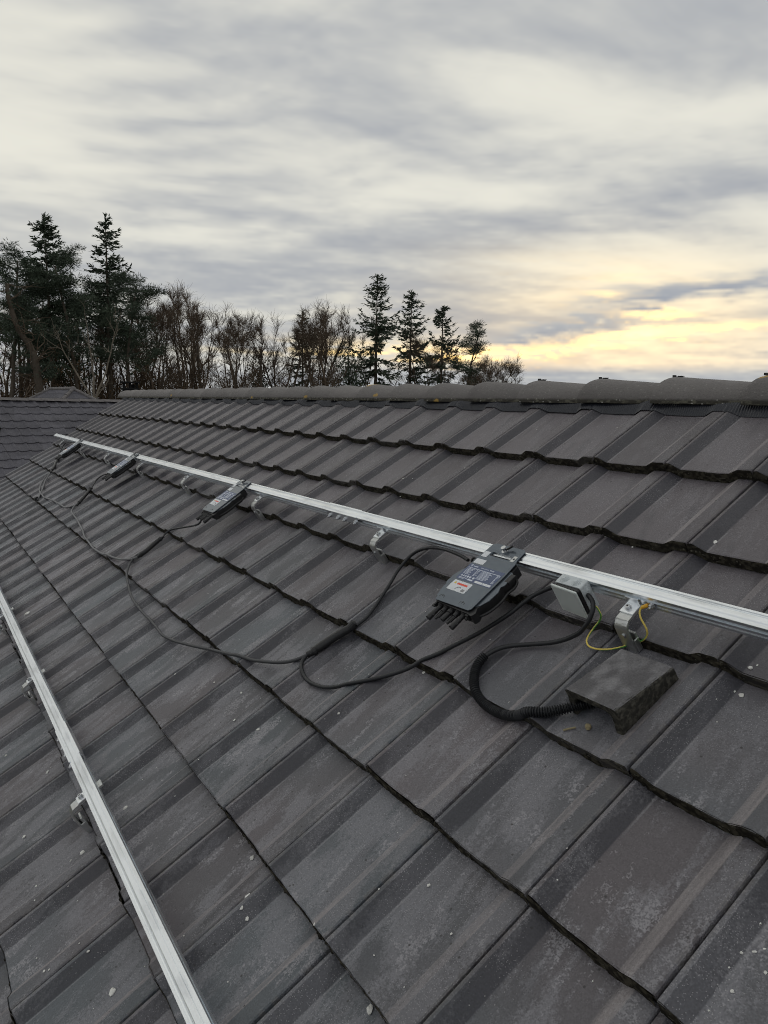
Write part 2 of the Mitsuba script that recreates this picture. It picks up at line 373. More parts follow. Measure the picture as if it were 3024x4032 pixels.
def tile_mesh(seed, s0=None):
    r = np.random.default_rng(seed)
    px, pz = np.array(PX), np.array(PZ)
    if s0 is not None:
        k = px > s0
        px, pz = np.concatenate([[s0, s0 + .001], px[k]]), np.concatenate([[-.05], [np.interp(s0, PX, PZ)], pz[k]])
    m = len(px)
    wob = (meshkit.fbm(np.stack([px * 40 + seed * 7, px * 0, px * 0], 1), 3, seed) - .5)
    # rows from the bottom of the butt end over its rounded edge up to the hidden head of the tile
    skirt = np.zeros(m); skirt[0] = skirt[-1] = 1
    bottom = np.where((px > .2585) & (px < .2915), -.010, -.0305)          # the side lock leaves a dark hollow under the roll
    bottom = np.minimum(bottom, -.001) + wob * .003
    rows = []
    for y, dz, kind in ((.0005, None, 'b'), (0.0, -.0052, 't'), (.0012, -.0014, 't'), (.0045, 0.0, 't'), (G + OVER, -.031 * (G + OVER) / G, 't')):
        yy = np.full(m, y) + (wob * .0045 if kind == 'b' or y < .003 else 0)
        zz = np.where(skirt > 0, pz, pz + bottom) if kind == 'b' else pz + np.where(skirt > 0, min(dz, -.001) if y > .1 else 0, dz)
        rows.append(np.stack([px, yy, zz], 1))
    v = np.vstack(rows); k = len(rows)
    i, j = np.meshgrid(np.arange(k - 1), np.arange(m - 1), indexing='ij')
    q = np.stack([i * m + j, i * m + j + 1, (i + 1) * m + j + 1, (i + 1) * m + j], -1).reshape(-1, 4)
    return trimesh.Trimesh(v, np.vstack([q[:, [0, 1, 2]], q[:, [0, 2, 3]]]), process=False)


tile_shapes = [mikit.ply(tile_mesh(k), 'tile_mat', 14) for k in range(5)]
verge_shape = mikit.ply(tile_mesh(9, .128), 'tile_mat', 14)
deck = cat(box(-8.86, 3.6, -4.6, .11, -.09, -.075), box(-8.86, 3.6, -4.6, .05, -.12, -.0905))
ROOF = part(HOUSE, 'roof', deck, 'deck_mat', RT)
rest = []
VENT = (0, 4)                                              # column and course of the tile with the hood
for nrow in range(1, 14):
    for col in range(-30, 12):
        loc = np.array([col * .3, -nrow * G, 0])
        pts = np.array([[col * .3 + a, -nrow * G + b, 0] for a in (.0, .15, .3) for b in (0, G / 2, G)])
        q = pix(world(pts))
        inside = ((q[:, 2] > .1) & (q[:, 0] > -.01) & (q[:, 0] < 1.01) & (q[:, 1] > 0) & (q[:, 1] < 1.01)).any()
        r = np.random.default_rng(1000 + nrow * 97 + col)
        m = RT @ T().translate([loc[0] + r.normal(0, .0006), loc[1] + r.normal(0, .0022), r.normal(0, .0008)]) @ T().rotate([0, 0, 1], r.normal(0, .16)) @ T().rotate([1, 0, 0], r.normal(0, .14)) @ T().rotate([0, 1, 0], r.normal(0, .22))
        if inside and q[:, 2].min() > .05:
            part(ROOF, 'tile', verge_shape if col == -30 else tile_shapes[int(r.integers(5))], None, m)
        else:
            t_ = tile_mesh(int(r.integers(5))) if col != -30 else tile_mesh(9, .128)
            t_.apply_transform(np.array(m.matrix)); rest.append(t_)
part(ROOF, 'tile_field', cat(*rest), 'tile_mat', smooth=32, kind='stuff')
N_TILES = sum(k.startswith(ROOF + '__tile') for k in scene)

# the other slope, the gable and the walls, out of sight behind the ridge
back = []
for n in range(14):
    y0 = .12 + .34 * n
    back.append(box(-8.86, 3.6, y0, y0 + .40, -.0, .02))
back = cat(*back)
MB = np.array([[1, 0, 0, 0], [0, CP, SP, .17], [0, -SP, CP, .055], [0, 0, 0, 1]])
back.apply_transform(MB)
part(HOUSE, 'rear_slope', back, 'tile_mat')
ze = -4.45 * SP - .16
wall = Polygon([(-3.45, GROUND), (3.75, GROUND), (3.75, ze), (.15, -.12), (-3.45, ze)])
w_ = trimesh.creation.extrude_polygon(wall, 11.9, engine='earcut')
w_.apply_transform(np.array([[0, 0, 1, -8.6], [1, 0, 0, 0], [0, 1, 0, 0], [0, 0, 0, 1]]))
part(HOUSE, 'wall', w_, 'wall_mat')

# ridge caps, clips and the pleated strip under them
CY, CZ, CW_, CH = .166, .006, .132, .088


def cap_mesh(seed, close=False):
    a = np.linspace(0, np.pi, 19)
    outer = np.stack([-CW_ * np.sign(np.cos(a)) * np.abs(np.cos(a))**1.0, CH * np.sin(a)**.96], 1)
    out, inn = np.vstack([[outer[0] + [0, -.002]], outer, [outer[-1] + [0, -.002]]]), None
    inn = out * [.86, .82] + [0, -.002]
    vs, L = [], .392
    st = [(0, 1.10), (.006, 1.115), (.03, 1.105), (.10, 1.045), (.22, .96), (L, .83)]
    for x, s in st: vs.append(np.stack([np.full(len(out), x), out[:, 0] * s, out[:, 1] * s], 1))
    for x, s in reversed(st): vs.append(np.stack([np.full(len(out), x), inn[:, 0] * s, inn[:, 1] * s], 1))
    k, m = len(vs), len(out); v = np.vstack(vs)
    i, j = np.meshgrid(np.arange(k), np.arange(m - 1), indexing='ij'); i2 = (i + 1) % k
    q = np.stack([i * m + j, i2 * m + j, i2 * m + j + 1, i * m + j + 1], -1).reshape(-1, 4)
    f = [q[:, [0, 1, 2]], q[:, [0, 2, 3]]]
    h = len(st)
    for e in (0, m - 1):                                    # close the long bottom edges
        for n in range(h - 1):
            a_, b_, c_, d_ = n * m + e, (n + 1) * m + e, (k - 2 - n) * m + e, (k - 1 - n) * m + e
            f.append(np.array([[a_, b_, c_], [a_, c_, d_]]))
    mesh = trimesh.Trimesh(v, np.vstack(f), process=False)
    mesh.fix_normals()
    if close:
        th = np.linspace(0, np.pi / 2, 7)
        rings = [np.stack([np.full(m, -.10 * np.sin(t)), out[:, 0] * 1.04 * np.cos(t)**.7, out[:, 1] * 1.04 * np.cos(t)**.55], 1) for t in th]
        v2 = np.vstack(rings); i, j = np.meshgrid(np.arange(len(th) - 1), np.arange(m - 1), indexing='ij')
        q = np.stack([i * m + j, i * m + j + 1, (i + 1) * m + j + 1, (i + 1) * m + j], -1).reshape(-1, 4)
        mesh = cat(mesh, trimesh.Trimesh(v2, np.vstack([q[:, [0, 1, 2]], q[:, [0, 2, 3]]]), process=False))
    return mesh


cap_shape = mikit.ply(cap_mesh(1), 'cap_mat', 40)
end_shape = mikit.ply(cap_mesh(1, True), 'cap_mat', 40)
clip = cat(box(-.016, .016, -.010, .010, 0, .0035), box(-.020, -.012, -.006, .006, .001, .009), box(.006, .022, -.009, .009, .003, .0055))
for k in range(-24, 11):
    x = -.245 + .365 * k
    if x < -9.1: continue
    r = np.random.default_rng(50 + k)
    first = x < -8.9
    m = T().translate([x, CY + r.normal(0, .0015), CZ + r.normal(0, .0012)]) @ T().rotate([0, 1, 0], .55 + r.normal(0, .15)) @ T().rotate([0, 0, 1], r.normal(0, .25))
    c = part(HOUSE, 'ridge_cap', end_shape if first else cap_shape, None, m, label='rounded end piece of the ridge' if first else None)
    if x > -2.6:
        part(c, 'clip', clip, 'black_mat', T().translate([x + .008, CY - .004, CZ + CH * 1.115 - .0005]))
xs = np.arange(-8.8, 3.5, .0045)
zig = np.where(np.arange(len(xs)) % 2 == 0, .0011, -.0011)
y_lo = .004 + .004 * (meshkit.noise(np.stack([xs * 9, xs * 0, xs * 0], 1), 3) - .5)
low = np.stack([xs, y_lo, surf(xs, np.full(len(xs), -.0001)) + .0035 + zig], 1)
mid = np.stack([xs, .030 + 0 * xs, .5 * (surf(xs, np.full(len(xs), -.0001)) + .0055) + .5 * (-.017) + zig], 1)
top = np.stack([xs, .062 + 0 * xs, -.016 + zig * .6], 1)
v = np.vstack([low, mid, top]); m = len(xs); i, j = np.meshgrid(np.arange(2), np.arange(m - 1), indexing='ij')
q = np.stack([i * m + j, i * m + j + 1, (i + 1) * m + j + 1, (i + 1) * m + j], -1).reshape(-1, 4)
part(HOUSE, 'ridge_strip', trimesh.Trimesh(v, np.vstack([q[:, [0, 1, 2]], q[:, [0, 2, 3]]]), process=False), 'strip_mat', RT, label='pleated dark strip under the ridge caps')

# the hood of the cable-entry tile, a rough concrete canopy open towards the eaves
x0, x1 = .072, .226
outer = rounded(rect(x0, x1, -.075, .050), .012).union(rect(x0, x1, -.075, -.02))
hole = rounded(rect(x0 + .016, x1 - .022, -.09, .030), .022).union(rect(x0 + .016, x1 - .022, -.09, -.02))
hd = trimesh.creation.extrude_polygon(outer.difference(hole), .19, engine='earcut')
hd.apply_transform(np.array([[1, 0, 0, 0], [0, 0, -1, -1.055], [0, 1, 0, 0], [0, 0, 0, 1]]))
hd.fix_normals()
hd = hd.subdivide_to_size(.007, max_iter=9)
hv = hd.vertices.copy()
kk = np.clip((-1.055 - hv[:, 1]) / .19, 0, 1)              # 0 at the head, 1 at the mouth
hv[:, 2] = -.05 + (hv[:, 2] + .05) * (.50 + .50 * kk)
hv[:, 1] -= .012 * np.clip((.02 - hv[:, 2]) / .06, 0, 1) * kk**4   # the cheeks run a little further down
hd = trimesh.Trimesh(hv, hd.faces, process=True)
hd = rough(hd, .0014, 110, 3)
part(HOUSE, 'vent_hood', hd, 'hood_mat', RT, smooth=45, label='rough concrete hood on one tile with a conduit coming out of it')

# ---------------------------------------------------------------- moss and crumbs on the tile edges
lump = trimesh.creation.icosphere(subdivisions=1, radius=1.0)
ms = []
for nrow in range(1, 9):
    for col in range(-29, 5):
        c0 = np.array([col * .3 + .15, -nrow * G, 0]); q = pix(world(c0[None]))[0]
        if not (q[2] > .2 and -.05 < q[0] < 1.05 and q[1] < 1.05): continue
        r = np.random.default_rng(nrow * 131 + col)
        near = q[2] < 3.2
        for _ in range(int((16 if near else 5) * r.uniform(.3, 1.3))):
            x = col * .3 + r.uniform(.002, .298) if r.random() < .75 else col * .3 + r.normal(.285, .012)
            rr = r.uniform(.0015, .0045) * (1.5 if r.random() < .12 else 1)
            zt = surf(np.array(x), np.array(-nrow * G + .001))
            z = zt - r.uniform(.004, .030)
            m = lump.copy(); m.vertices = m.vertices * (1 + .35 * (rng.random((len(m.vertices), 1)) - .5)) * [rr * r.uniform(.8, 1.9), rr, rr * r.uniform(.7, 1.4)] + [x, -nrow * G - .001, z]
            ms.append(m)
for nrow in range(1, 9):                                   # the continuous crust on the butt ends and at their foot
    yn = -nrow * G
    xs = np.arange(-8.86, 1.6, .0045); q = pix(world(np.stack([xs, 0 * xs + yn, 0 * xs], 1)))
    xs = xs[(q[:, 2] > .2) & (q[:, 0] > -.04) & (q[:, 0] < 1.04) & (q[:, 1] < 1.04)]
    if len(xs) < 4: continue
    zt, zl = surf(xs, 0 * xs + yn + .0005), surf(xs, 0 * xs + yn - .0005)
    nz = lambda f, sd: meshkit.fbm(np.stack([xs * f, 0 * xs + nrow * 7.3, 0 * xs + sd], 1), 3, sd)
    a, b, c, d = nz(70, 1), nz(45, 2), nz(60, 3), nz(14, 4); kf = .35 if nrow <= 3 else .6
    gap = np.abs((xs / .3 - np.floor(xs / .3)) - .99) < .012
    rows = [np.stack([xs, yn + kf * (.0016 + .005 * (a - .5)), zt + .0003 * (a - .3)], 1), np.stack([xs, yn - .0006 - .002 * b, zt - .003 - .003 * c], 1), np.stack([xs, yn - .0012 - kf * .004 * b * d * 2, zt - .015 - .006 * (a - .5)], 1),
            np.stack([xs, yn - .0014 - kf * .005 * c * d * 2, zl + .007 + .004 * (b - .5)], 1), np.stack([xs, yn - .0016 - kf * (.012 * np.maximum(c * d * 2 - .38, 0) + .003 * a), zl + .0008], 1)]
    v = np.vstack(rows); m = len(xs); i, j = np.meshgrid(np.arange(4), np.arange(m - 1), indexing='ij')
    q = np.stack([i * m + j, (i + 1) * m + j, (i + 1) * m + j + 1, i * m + j + 1], -1).reshape(-1, 4)
    q = q[(xs[q[:, 3] % m] - xs[q[:, 0] % m] < .006) & ~gap[q[:, 0] % m]]
    ms.append(trimesh.Trimesh(v, np.vstack([q[:, [0, 1, 2]], q[:, [0, 2, 3]]]), process=False))
part('', 'moss', cat(*ms), 'moss_mat', RT, smooth=True)
labels['moss'] = {'label': 'dark moss crumbs clinging to the lower edges of the roof tiles', 'category': 'moss', 'kind': 'stuff'}
# positions on the roof (roof frame, metres)
PATHS = {
    'cable_a': [[-0.561, -0.9781, 0.0658], [-0.5943, -0.9721, 0.0682], [-0.6306, -0.9691, 0.073], [-0.697, -0.9636, 0.0692], [-0.7632, -0.9615, 0.0609], [-0.8223, -0.9652, 0.0488], [-0.8638, -0.9778, 0.0372], [-0.8919, -0.9975, 0.0257], [-0.904, -1.0321, 0.015], [-0.9045, -1.0701, 0.0057], [-0.8885, -1.1232, -0.0008], [-0.8763, -1.173, -0.0079], [-0.8586, -1.2283, -0.0116], [-0.8461, -1.2764, -0.0114], [-0.8501, -1.3145, -0.0082]],
    'sleeve_a': [[-0.8562, -1.3105, -0.0118], [-0.8661, -1.3326, -0.0101], [-0.8904, -1.3946, -0.0092], [-0.9021, -1.4485, -0.0066], [-0.9063, -1.4743, -0.0056], [-0.9151, -1.494, -0.0057]],
    'cable_b': [[-0.9062, -1.4803, -0.002], [-0.9157, -1.4994, -0.0051], [-0.9081, -1.5224, -0.0081], [-0.8837, -1.5414, -0.012], [-0.8486, -1.5546, -0.0161], [-0.8106, -1.5597, -0.0196], [-0.7697, -1.556, -0.0215], [-0.7237, -1.5452, -0.0213], [-0.6814, -1.5267, -0.0199], [-0.6418, -1.5044, -0.0197], [-0.5981, -1.4681, -0.0215], [-0.554, -1.4155, -0.0255], [-0.5153, -1.3691, -0.0283], [-0.4827, -1.3266, -0.0283], [-0.4497, -1.2826, -0.024], [-0.4221, -1.2349, -0.0201], [-0.3887, -1.1916, -0.014], [-0.3576, -1.1559, -0.0058], [-0.329, -1.1182, 0.0029], [-0.302, -1.0783, 0.0141], [-0.2884, -1.0395, 0.0179], [-0.272, -1.003, 0.0229], [-0.2514, -0.9768, 0.0291], [-0.2272, -0.9519, 0.0302]],
    'cable_c': [[-0.904, -1.4816, -0.002], [-0.9216, -1.5076, -0.004], [-0.9421, -1.5314, -0.005], [-0.9742, -1.5545, -0.005], [-1.0203, -1.5768, -0.005], [-1.0793, -1.5978, -0.005], [-1.1428, -1.6182, -0.005], [-1.2167, -1.6354, -0.005], [-1.2967, -1.6521, -0.005], [-1.3773, -1.6708, -0.005], [-1.445, -1.6861, -0.005], [-1.5291, -1.7077, -0.005], [-1.6203, -1.729, -0.005], [-1.7067, -1.7475, -0.005], [-1.782, -1.758, -0.005], [-1.8473, -1.7637, -0.005], [-1.9328, -1.7585, -0.005], [-2.0621, -1.7525, -0.005], [-2.186, -1.7507, -0.005], [-2.3059, -1.7445, -0.005], [-2.4288, -1.7364, -0.005], [-2.5371, -1.7204, -0.005], [-2.6478, -1.6987, -0.005], [-2.7724, -1.6707, -0.005], [-2.8511, -1.6445, -0.005], [-2.9273, -1.6036, -0.005], [-2.9593, -1.5654, -0.004], [-2.9693, -1.5366, -0.003]],
    'sleeve_b': [[-2.9229, -1.3817, 0.002], [-2.9244, -1.4032, 0.003], [-2.9145, -1.4516, 0.003], [-2.9054, -1.498, 0.003], [-2.9102, -1.5305, 0.002], [-2.9205, -1.5491, -0.001]],
    'cable_d': [[-2.9262, -1.3813, 0.001], [-2.9539, -1.3519, 0.0], [-2.9511, -1.3209, 0.0], [-2.9062, -1.2975, 0.002], [-2.8129, -1.2711, 0.008], [-2.7194, -1.2501, 0.018], [-2.6448, -1.2356, 0.028], [-2.6125, -1.2232, 0.038], [-2.6177, -1.2053, 0.043], [-2.6325, -1.1796, 0.048]],
    'cable_e': [[-2.9247, -1.5362, -0.002], [-2.94, -1.5575, -0.004], [-2.9722, -1.5817, -0.005], [-3.0244, -1.6033, -0.005], [-3.1005, -1.6187, -0.005], [-3.1908, -1.6312, -0.005], [-3.3052, -1.645, -0.005], [-3.4277, -1.6584, -0.005], [-3.5636, -1.6638, -0.005], [-3.6688, -1.665, -0.005], [-3.7829, -1.658, -0.005], [-3.8777, -1.6522, -0.005], [-3.9996, -1.6463, -0.005], [-4.1033, -1.6324, -0.005], [-4.2046, -1.6165, -0.005], [-4.3122, -1.6069, -0.005], [-4.4379, -1.5938, -0.005], [-4.5907, -1.5785, -0.005], [-4.7505, -1.569, -0.005], [-4.8864, -1.5593, -0.005], [-4.95, -1.5423, -0.005], [-4.9967, -1.513, -0.004], [-5.0328, -1.4858, -0.003]],
    'sleeve_c': [[-5.1683, -1.3021, 0.002], [-5.136, -1.3302, 0.003], [-5.0725, -1.3852, 0.003], [-5.0212, -1.4313, 0.003], [-4.9807, -1.47, 0.002], [-4.9675, -1.492, -0.001]],
    'cable_f': [[-5.1697, -1.3061, 0.001], [-5.2523, -1.2646, 0.001], [-5.3056, -1.2248, 0.003], [-5.2908, -1.1923, 0.013], [-5.2106, -1.1748, 0.028], [-5.1095, -1.1598, 0.043]],
    'cable_g': [[-4.9967, -1.4728, -0.002], [-5.0332, -1.5025, -0.005], [-5.0945, -1.5317, -0.005], [-5.1802, -1.5565, -0.005], [-5.2859, -1.5608, -0.005], [-5.4396, -1.5618, -0.005], [-5.6185, -1.5664, -0.005], [-5.7441, -1.5699, -0.005], [-5.9139, -1.5811, -0.005], [-6.0706, -1.5944, -0.005], [-6.2312, -1.5855, -0.005], [-6.3934, -1.581, -0.005], [-6.5522, -1.56, -0.005], [-6.722, -1.5209, -0.005], [-6.8646, -1.4714, -0.005], [-6.9645, -1.4158, -0.005], [-7.0062, -1.3683, -0.003], [-7.0656, -1.3307, -0.002]],
    'sleeve_d': [[-7.5203, -1.1653, 0.002], [-7.4353, -1.1902, 0.003], [-7.2458, -1.2492, 0.003], [-7.0973, -1.3037, 0.003], [-7.0019, -1.3497, 0.0]],
    'cable_h': [[-7.0494, -1.3352, -0.004], [-6.9346, -1.3956, -0.005], [-6.7986, -1.4517, -0.005], [-6.6489, -1.4967, -0.005], [-6.5127, -1.5326, -0.005], [-6.417, -1.5652, -0.005], [-6.3117, -1.5903, -0.004], [-6.2328, -1.6178, -0.002], [-6.1654, -1.641, 0.0]],
    'cable_i': [[-7.5163, -1.1668, 0.001], [-7.5481, -1.1531, 0.008], [-7.5264, -1.1407, 0.018], [-7.3806, -1.1386, 0.038]],
    'cable_j': [[-7.3368, -1.1704, 0.038], [-7.6019, -1.1219, 0.018], [-7.7849, -1.0756, 0.008], [-7.9289, -1.023, 0.008], [-7.9584, -0.9914, 0.018], [-7.863, -0.966, 0.038], [-7.6383, -0.9564, 0.058], [-7.3834, -0.9511, 0.068], [-7.2929, -0.946, 0.063]],
    'conduit': [[0.0981, -1.2318, -0.0079], [0.085, -1.2434, -0.0065], [0.0712, -1.2607, -0.0038], [0.0519, -1.2812, -0.0022], [0.031, -1.3012, -0.0021], [0.0047, -1.3179, -0.0051], [-0.0271, -1.3316, -0.0118], [-0.0626, -1.3396, -0.0204], [-0.0982, -1.3433, -0.0275], [-0.1318, -1.3434, -0.0309], [-0.1614, -1.341, -0.0299], [-0.1868, -1.3357, -0.0239], [-0.2074, -1.3269, -0.016], [-0.2236, -1.3147, -0.009], [-0.2377, -1.2998, -0.0034], [-0.2503, -1.2818, 0.0004], [-0.259, -1.2625, 0.003], [-0.2615, -1.2442, 0.0042], [-0.2602, -1.2277, 0.0051]],
    'cable_k': [[-0.2634, -1.2408, 0.0037], [-0.2623, -1.2268, 0.0034], [-0.2603, -1.2091, 0.0008], [-0.2561, -1.1903, -0.0045], [-0.2464, -1.1706, -0.0122], [-0.2309, -1.1516, -0.0195], [-0.2062, -1.1316, -0.0251], [-0.1724, -1.1107, -0.0281], [-0.1415, -1.0952, -0.0273], [-0.1113, -1.0781, -0.0231], [-0.0851, -1.0642, -0.0141], [-0.0636, -1.0527, -0.0007], [-0.049, -1.0371, 0.0129], [-0.0407, -1.0231, 0.0261], [-0.0378, -1.008, 0.0399], [-0.0389, -0.997, 0.0501], [-0.044, -0.9876, 0.0606], [-0.0521, -0.9815, 0.0691], [-0.067, -0.9746, 0.0732]],
    'earth': [[-0.0447, -0.9862, 0.0431], [-0.0387, -0.986, 0.0389], [-0.0333, -0.9883, 0.0312], [-0.0292, -0.992, 0.0209], [-0.032, -0.9954, 0.011], [-0.0364, -1.0022, 0.0031], [-0.0408, -1.016, -0.0026], [-0.0423, -1.0343, -0.0066], [-0.0405, -1.052, -0.0098], [-0.0345, -1.0635, -0.012], [-0.0211, -1.0717, -0.0129], [-0.0053, -1.0725, -0.014], [0.0095, -1.0668, -0.0175], [0.0254, -1.0548, -0.0226], [0.0356, -1.0415, -0.0277], [0.0483, -1.025, -0.0314], [0.0641, -1.0104, -0.031], [0.0824, -1.0019, -0.0241], [0.0999, -0.9972, -0.0111], [0.1104, -0.9936, 0.0039], [0.1147, -0.9925, 0.0178], [0.1112, -0.9891, 0.029], [0.1048, -0.9858, 0.038], [0.0994, -0.9816, 0.048], [0.0954, -0.9749, 0.0556], [0.0962, -0.9688, 0.0622], [0.1014, -0.9625, 0.0689]],
    'end_cap': [[-6.2052, -1.6473, -0.0095]],
    'debris': [[0.476, -1.6919, -0.0484, 0.0037], [0.6513, -1.5089, -0.0324, 0.0025], [0.6644, -1.4948, -0.0354, 0.0023], [0.6485, -1.4492, -0.0366, 0.0015], [0.6499, -1.541, -0.0288, 0.0018], [0.694, -1.5136, -0.034, 0.0025], [0.6721, -1.5694, -0.0285, 0.003], [0.6619, -1.6158, -0.024, 0.0012], [0.6734, -1.4813, -0.0368, 0.0015], [0.506, -1.7148, -0.0459, 0.0013], [0.076, -1.7619, -0.0416, 0.0036], [0.2015, -1.7998, -0.038, 0.0022], [0.1611, -2.0027, -0.0505, 0.0057], [-0.0978, -1.7228, -0.0452, 0.0021], [0.0056, -1.8408, -0.0147, 0.0023], [-3.449, -2.1898, -0.033, 0.0116], [-1.0077, -2.2128, -0.0305, 0.0063], [-1.3156, -2.5275, -0.0322, 0.0055], [-0.4177, -2.009, -0.0497, 0.0068], [-0.2998, -2.0665, -0.0278, 0.0054], [-0.2815, -2.091, -0.0241, 0.0038], [-0.2554, -2.0952, -0.0363, 0.0048], [-0.4213, -2.4293, -0.0415, 0.007], [-1.6132, -2.3935, -0.0447, 0.0059], [-0.8343, -1.77, -0.0407, 0.0046], [-1.0198, -2.5311, -0.032, 0.0029], [-1.9689, -2.5151, -0.0336, 0.0047], [-0.6335, -2.5546, -0.0089, 0.0025], [-0.6243, -2.5426, -0.0099, 0.0025], [-0.7286, -2.5744, -0.028, 0.0026], [-0.9271, -2.535, -0.0106, 0.0028], [-1.0132, -2.4204, -0.0422, 0.0028], [-1.0068, -2.382, -0.0457, 0.0056], [-0.5815, -2.4446, -0.022, 0.0031], [-0.0506, -1.9857, -0.0021, 0.0024], [-0.8377, -1.7716, -0.0405, 0.0046], [-1.2347, -1.7587, -0.0213, 0.0031], [-1.4863, -1.8351, -0.0153, 0.0028], [-0.9389, -1.8023, -0.0172, 0.0028], [-0.8846, -1.9598, -0.0041, 0.0023], [-1.0928, -1.7202, -0.0458, 0.003], [0.0518, -0.616, -0.0231, 0.0044], [-0.1962, -0.669, -0.0511, 0.002], [0.3611, -0.9752, -0.0219, 0.0037], [0.3689, -0.9615, -0.0233, 0.0019], [0.3502, -1.0314, -0.0455, 0.0025], [0.367, -1.0332, -0.0476, 0.0043], [0.1384, -1.2741, -0.0257, 0.004], [0.3658, -1.1225, -0.0392, 0.0018], [0.2137, -1.2049, -0.0314, 0.0012], [0.2204, -1.2196, -0.0286, 0.0012], [0.1643, -1.1695, -0.0353, 0.0028], [0.2516, -1.3262, -0.0307, 0.0018], [0.429, -1.0702, -0.0447, 0.0012], [0.3353, -1.0732, -0.0343, 0.0015], [-0.4674, -1.3331, -0.0511, 0.0037], [-0.5662, -1.5869, -0.0165, 0.0042], [-0.217, -1.1525, -0.0366, 0.0016], [-0.1913, -1.6094, -0.0252, 0.0015], [-0.1004, -1.3074, -0.0221, 0.0015], [-1.4418, -0.666, -0.0408, 0.0034], [-1.4925, -0.5887, -0.0077, 0.0034], [-1.206, -0.4556, -0.0193, 0.0022]],
    'twig': [[0.0938, -1.3106, -0.018], [0.1036, -1.2992, -0.0192], [0.1134, -1.2893, -0.0201]],
}

ms = []
for n, (x, y, z, rr) in enumerate(PATHS['debris']):
    r = np.random.default_rng(300 + n)
    m = trimesh.creation.icosphere(subdivisions=1, radius=1.0)
    m.vertices = m.vertices * (1 + .5 * (r.random((len(m.vertices), 1)) - .5)) * [1.25 * rr * r.uniform(.6, 1.3), 1.25 * rr * r.uniform(.6, 1.1), rr * .5]
    m.apply_transform(trimesh.transformations.rotation_matrix(r.uniform(0, 6.3), [0, 0, 1])); m.apply_translation([x, y, z + rr * .25]); ms.append(m)
r = np.random.default_rng(77)
for _ in range(230):                                       # the finer crumbs
    x, y = r.uniform(-3.2, 1.2), r.uniform(-2.7, -.05)
    if r.random() > np.clip((-y - .1) / 1.6, .12, 1): continue
    rr = r.uniform(.0008, .0019)
    m = lump.copy(); m.vertices = m.vertices * [rr * r.uniform(.8, 1.6), rr, rr * .5] + [x, y, surf(np.array(x), np.array(y)) + rr * .3]; ms.append(m)
part('', 'lichen_flakes', cat(*ms), 'debris_mat', RT)
labels['lichen_flakes'] = {'label': 'pale lichen flakes and grit scattered over the tiles', 'category': 'debris', 'kind': 'stuff'}
tw_ = thing('straw', 'short straw lying on the tile below the concrete hood', 'straw')
part('', tw_, tube(spline(np.array(PATHS['twig']) + [0, 0, .002], .004), .0022, 6), 'straw_mat', RT)
cr = thing('crumb', 'tan crumb of dry wood lying beside the straw below the hood', 'crumb')
cm = trimesh.creation.icosphere(subdivisions=2, radius=.0075); cm.apply_translation([.1397, -1.2748, -.018])
part('', cr, rough(cm, .003, 220, 5), 'straw_mat', RT)

# ---------------------------------------------------------------- mounting rails
RAILS = {'up': (-.95, -8.595, 3.2), 'low': (-2.272, -8.5, 2.6)}
ZR = .052                                                  # underside of the rails above the tile tops
prof = [(0, .3), (0, 8), (.8, 8), (.8, 9.2), (0, 9.2), (0, 11), (.8, 11), (.8, 12.2), (0, 12.2), (0, 20.5), (8, 20.5), (8, 29), (0, 29), (0, 37.6), (.4, 38),
        (5.4, 38), (6.2, 34.6), (8.2, 34.2), (11.5, 35.6), (14.2, 37.6), (15.0, 38), (28.2, 38), (28.5, 35.6), (30, 35.6), (30.3, 37.4), (33.6, 37.4), (33.9, 39.8), (39.6, 39.8), (40, 39.4),
        (40, 29), (32, 29), (32, 20.5), (40, 20.5), (40, .3), (39.7, 0), (.3, 0)]
PR = Polygon([(a / 1000, b / 1000) for a, b in prof])


def along_x(poly, x0, x1, y, z):
    m = trimesh.creation.extrude_polygon(poly, x1 - x0, engine='earcut')
    m.apply_transform(np.array([[0, 0, 1, x0], [1, 0, 0, y], [0, 1, 0, z], [0, 0, 0, 1]]))
    return m


for nm, lab, cuts in (('up', 'long aluminium rail running along the roof below the ridge and carrying the black inverters', -1.42),
                      ('low', 'aluminium rail at lower left running out of the bottom of the photo, carrying nothing', -1.40)):
    y, xa, xb = RAILS[nm]
    rl = thing('mounting_rail', lab, 'rail')
    part(rl, 'profile', along_x(PR, xa, cuts - .0004, y, ZR), 'alu_mat', RT)
    part(rl, 'profile', along_x(PR, cuts + .0004, xb, y, ZR), 'alu_mat', RT)


def splice(y, xa, xb, label):
    s = thing('rail_splice', label, 'rail connector')
    a = [(-2.2, 4), (-2.2, 39.6), (-1.6, 40.2), (4.2, 40.2), (4.2, 38.6), (-.2, 38.3), (-.2, 4)]
    b = [(40.2, 39.3), (35.8, 39.3), (35.8, 40.8), (41.8, 40.8), (42.4, 40.2), (42.4, 4), (40.2, 4)]
    part(s, 'cheek', along_x(Polygon([(p / 1000, q / 1000) for p, q in a]), xa, xb, y, ZR), 'alu_mat', RT)
    part(s, 'cheek', along_x(Polygon([(p / 1000, q / 1000) for p, q in b]), xa - .02, xb - .01, y, ZR), 'alu_mat', RT)
    for f in (.06, .34, .56, .9):
        part(s, 'nut', hexbolt([xa + (xb - xa) * f, y - .0022, ZR + .012], [0, -1, 0], .0075, .0085), 'steel_mat', RT)


splice(RAILS['up'][0], -1.545, -1.287, 'bolted sleeve joining two lengths of the upper rail')
splice(RAILS['low'][0], -1.545, -1.268, 'bolted sleeve joining two lengths of the lower left rail')

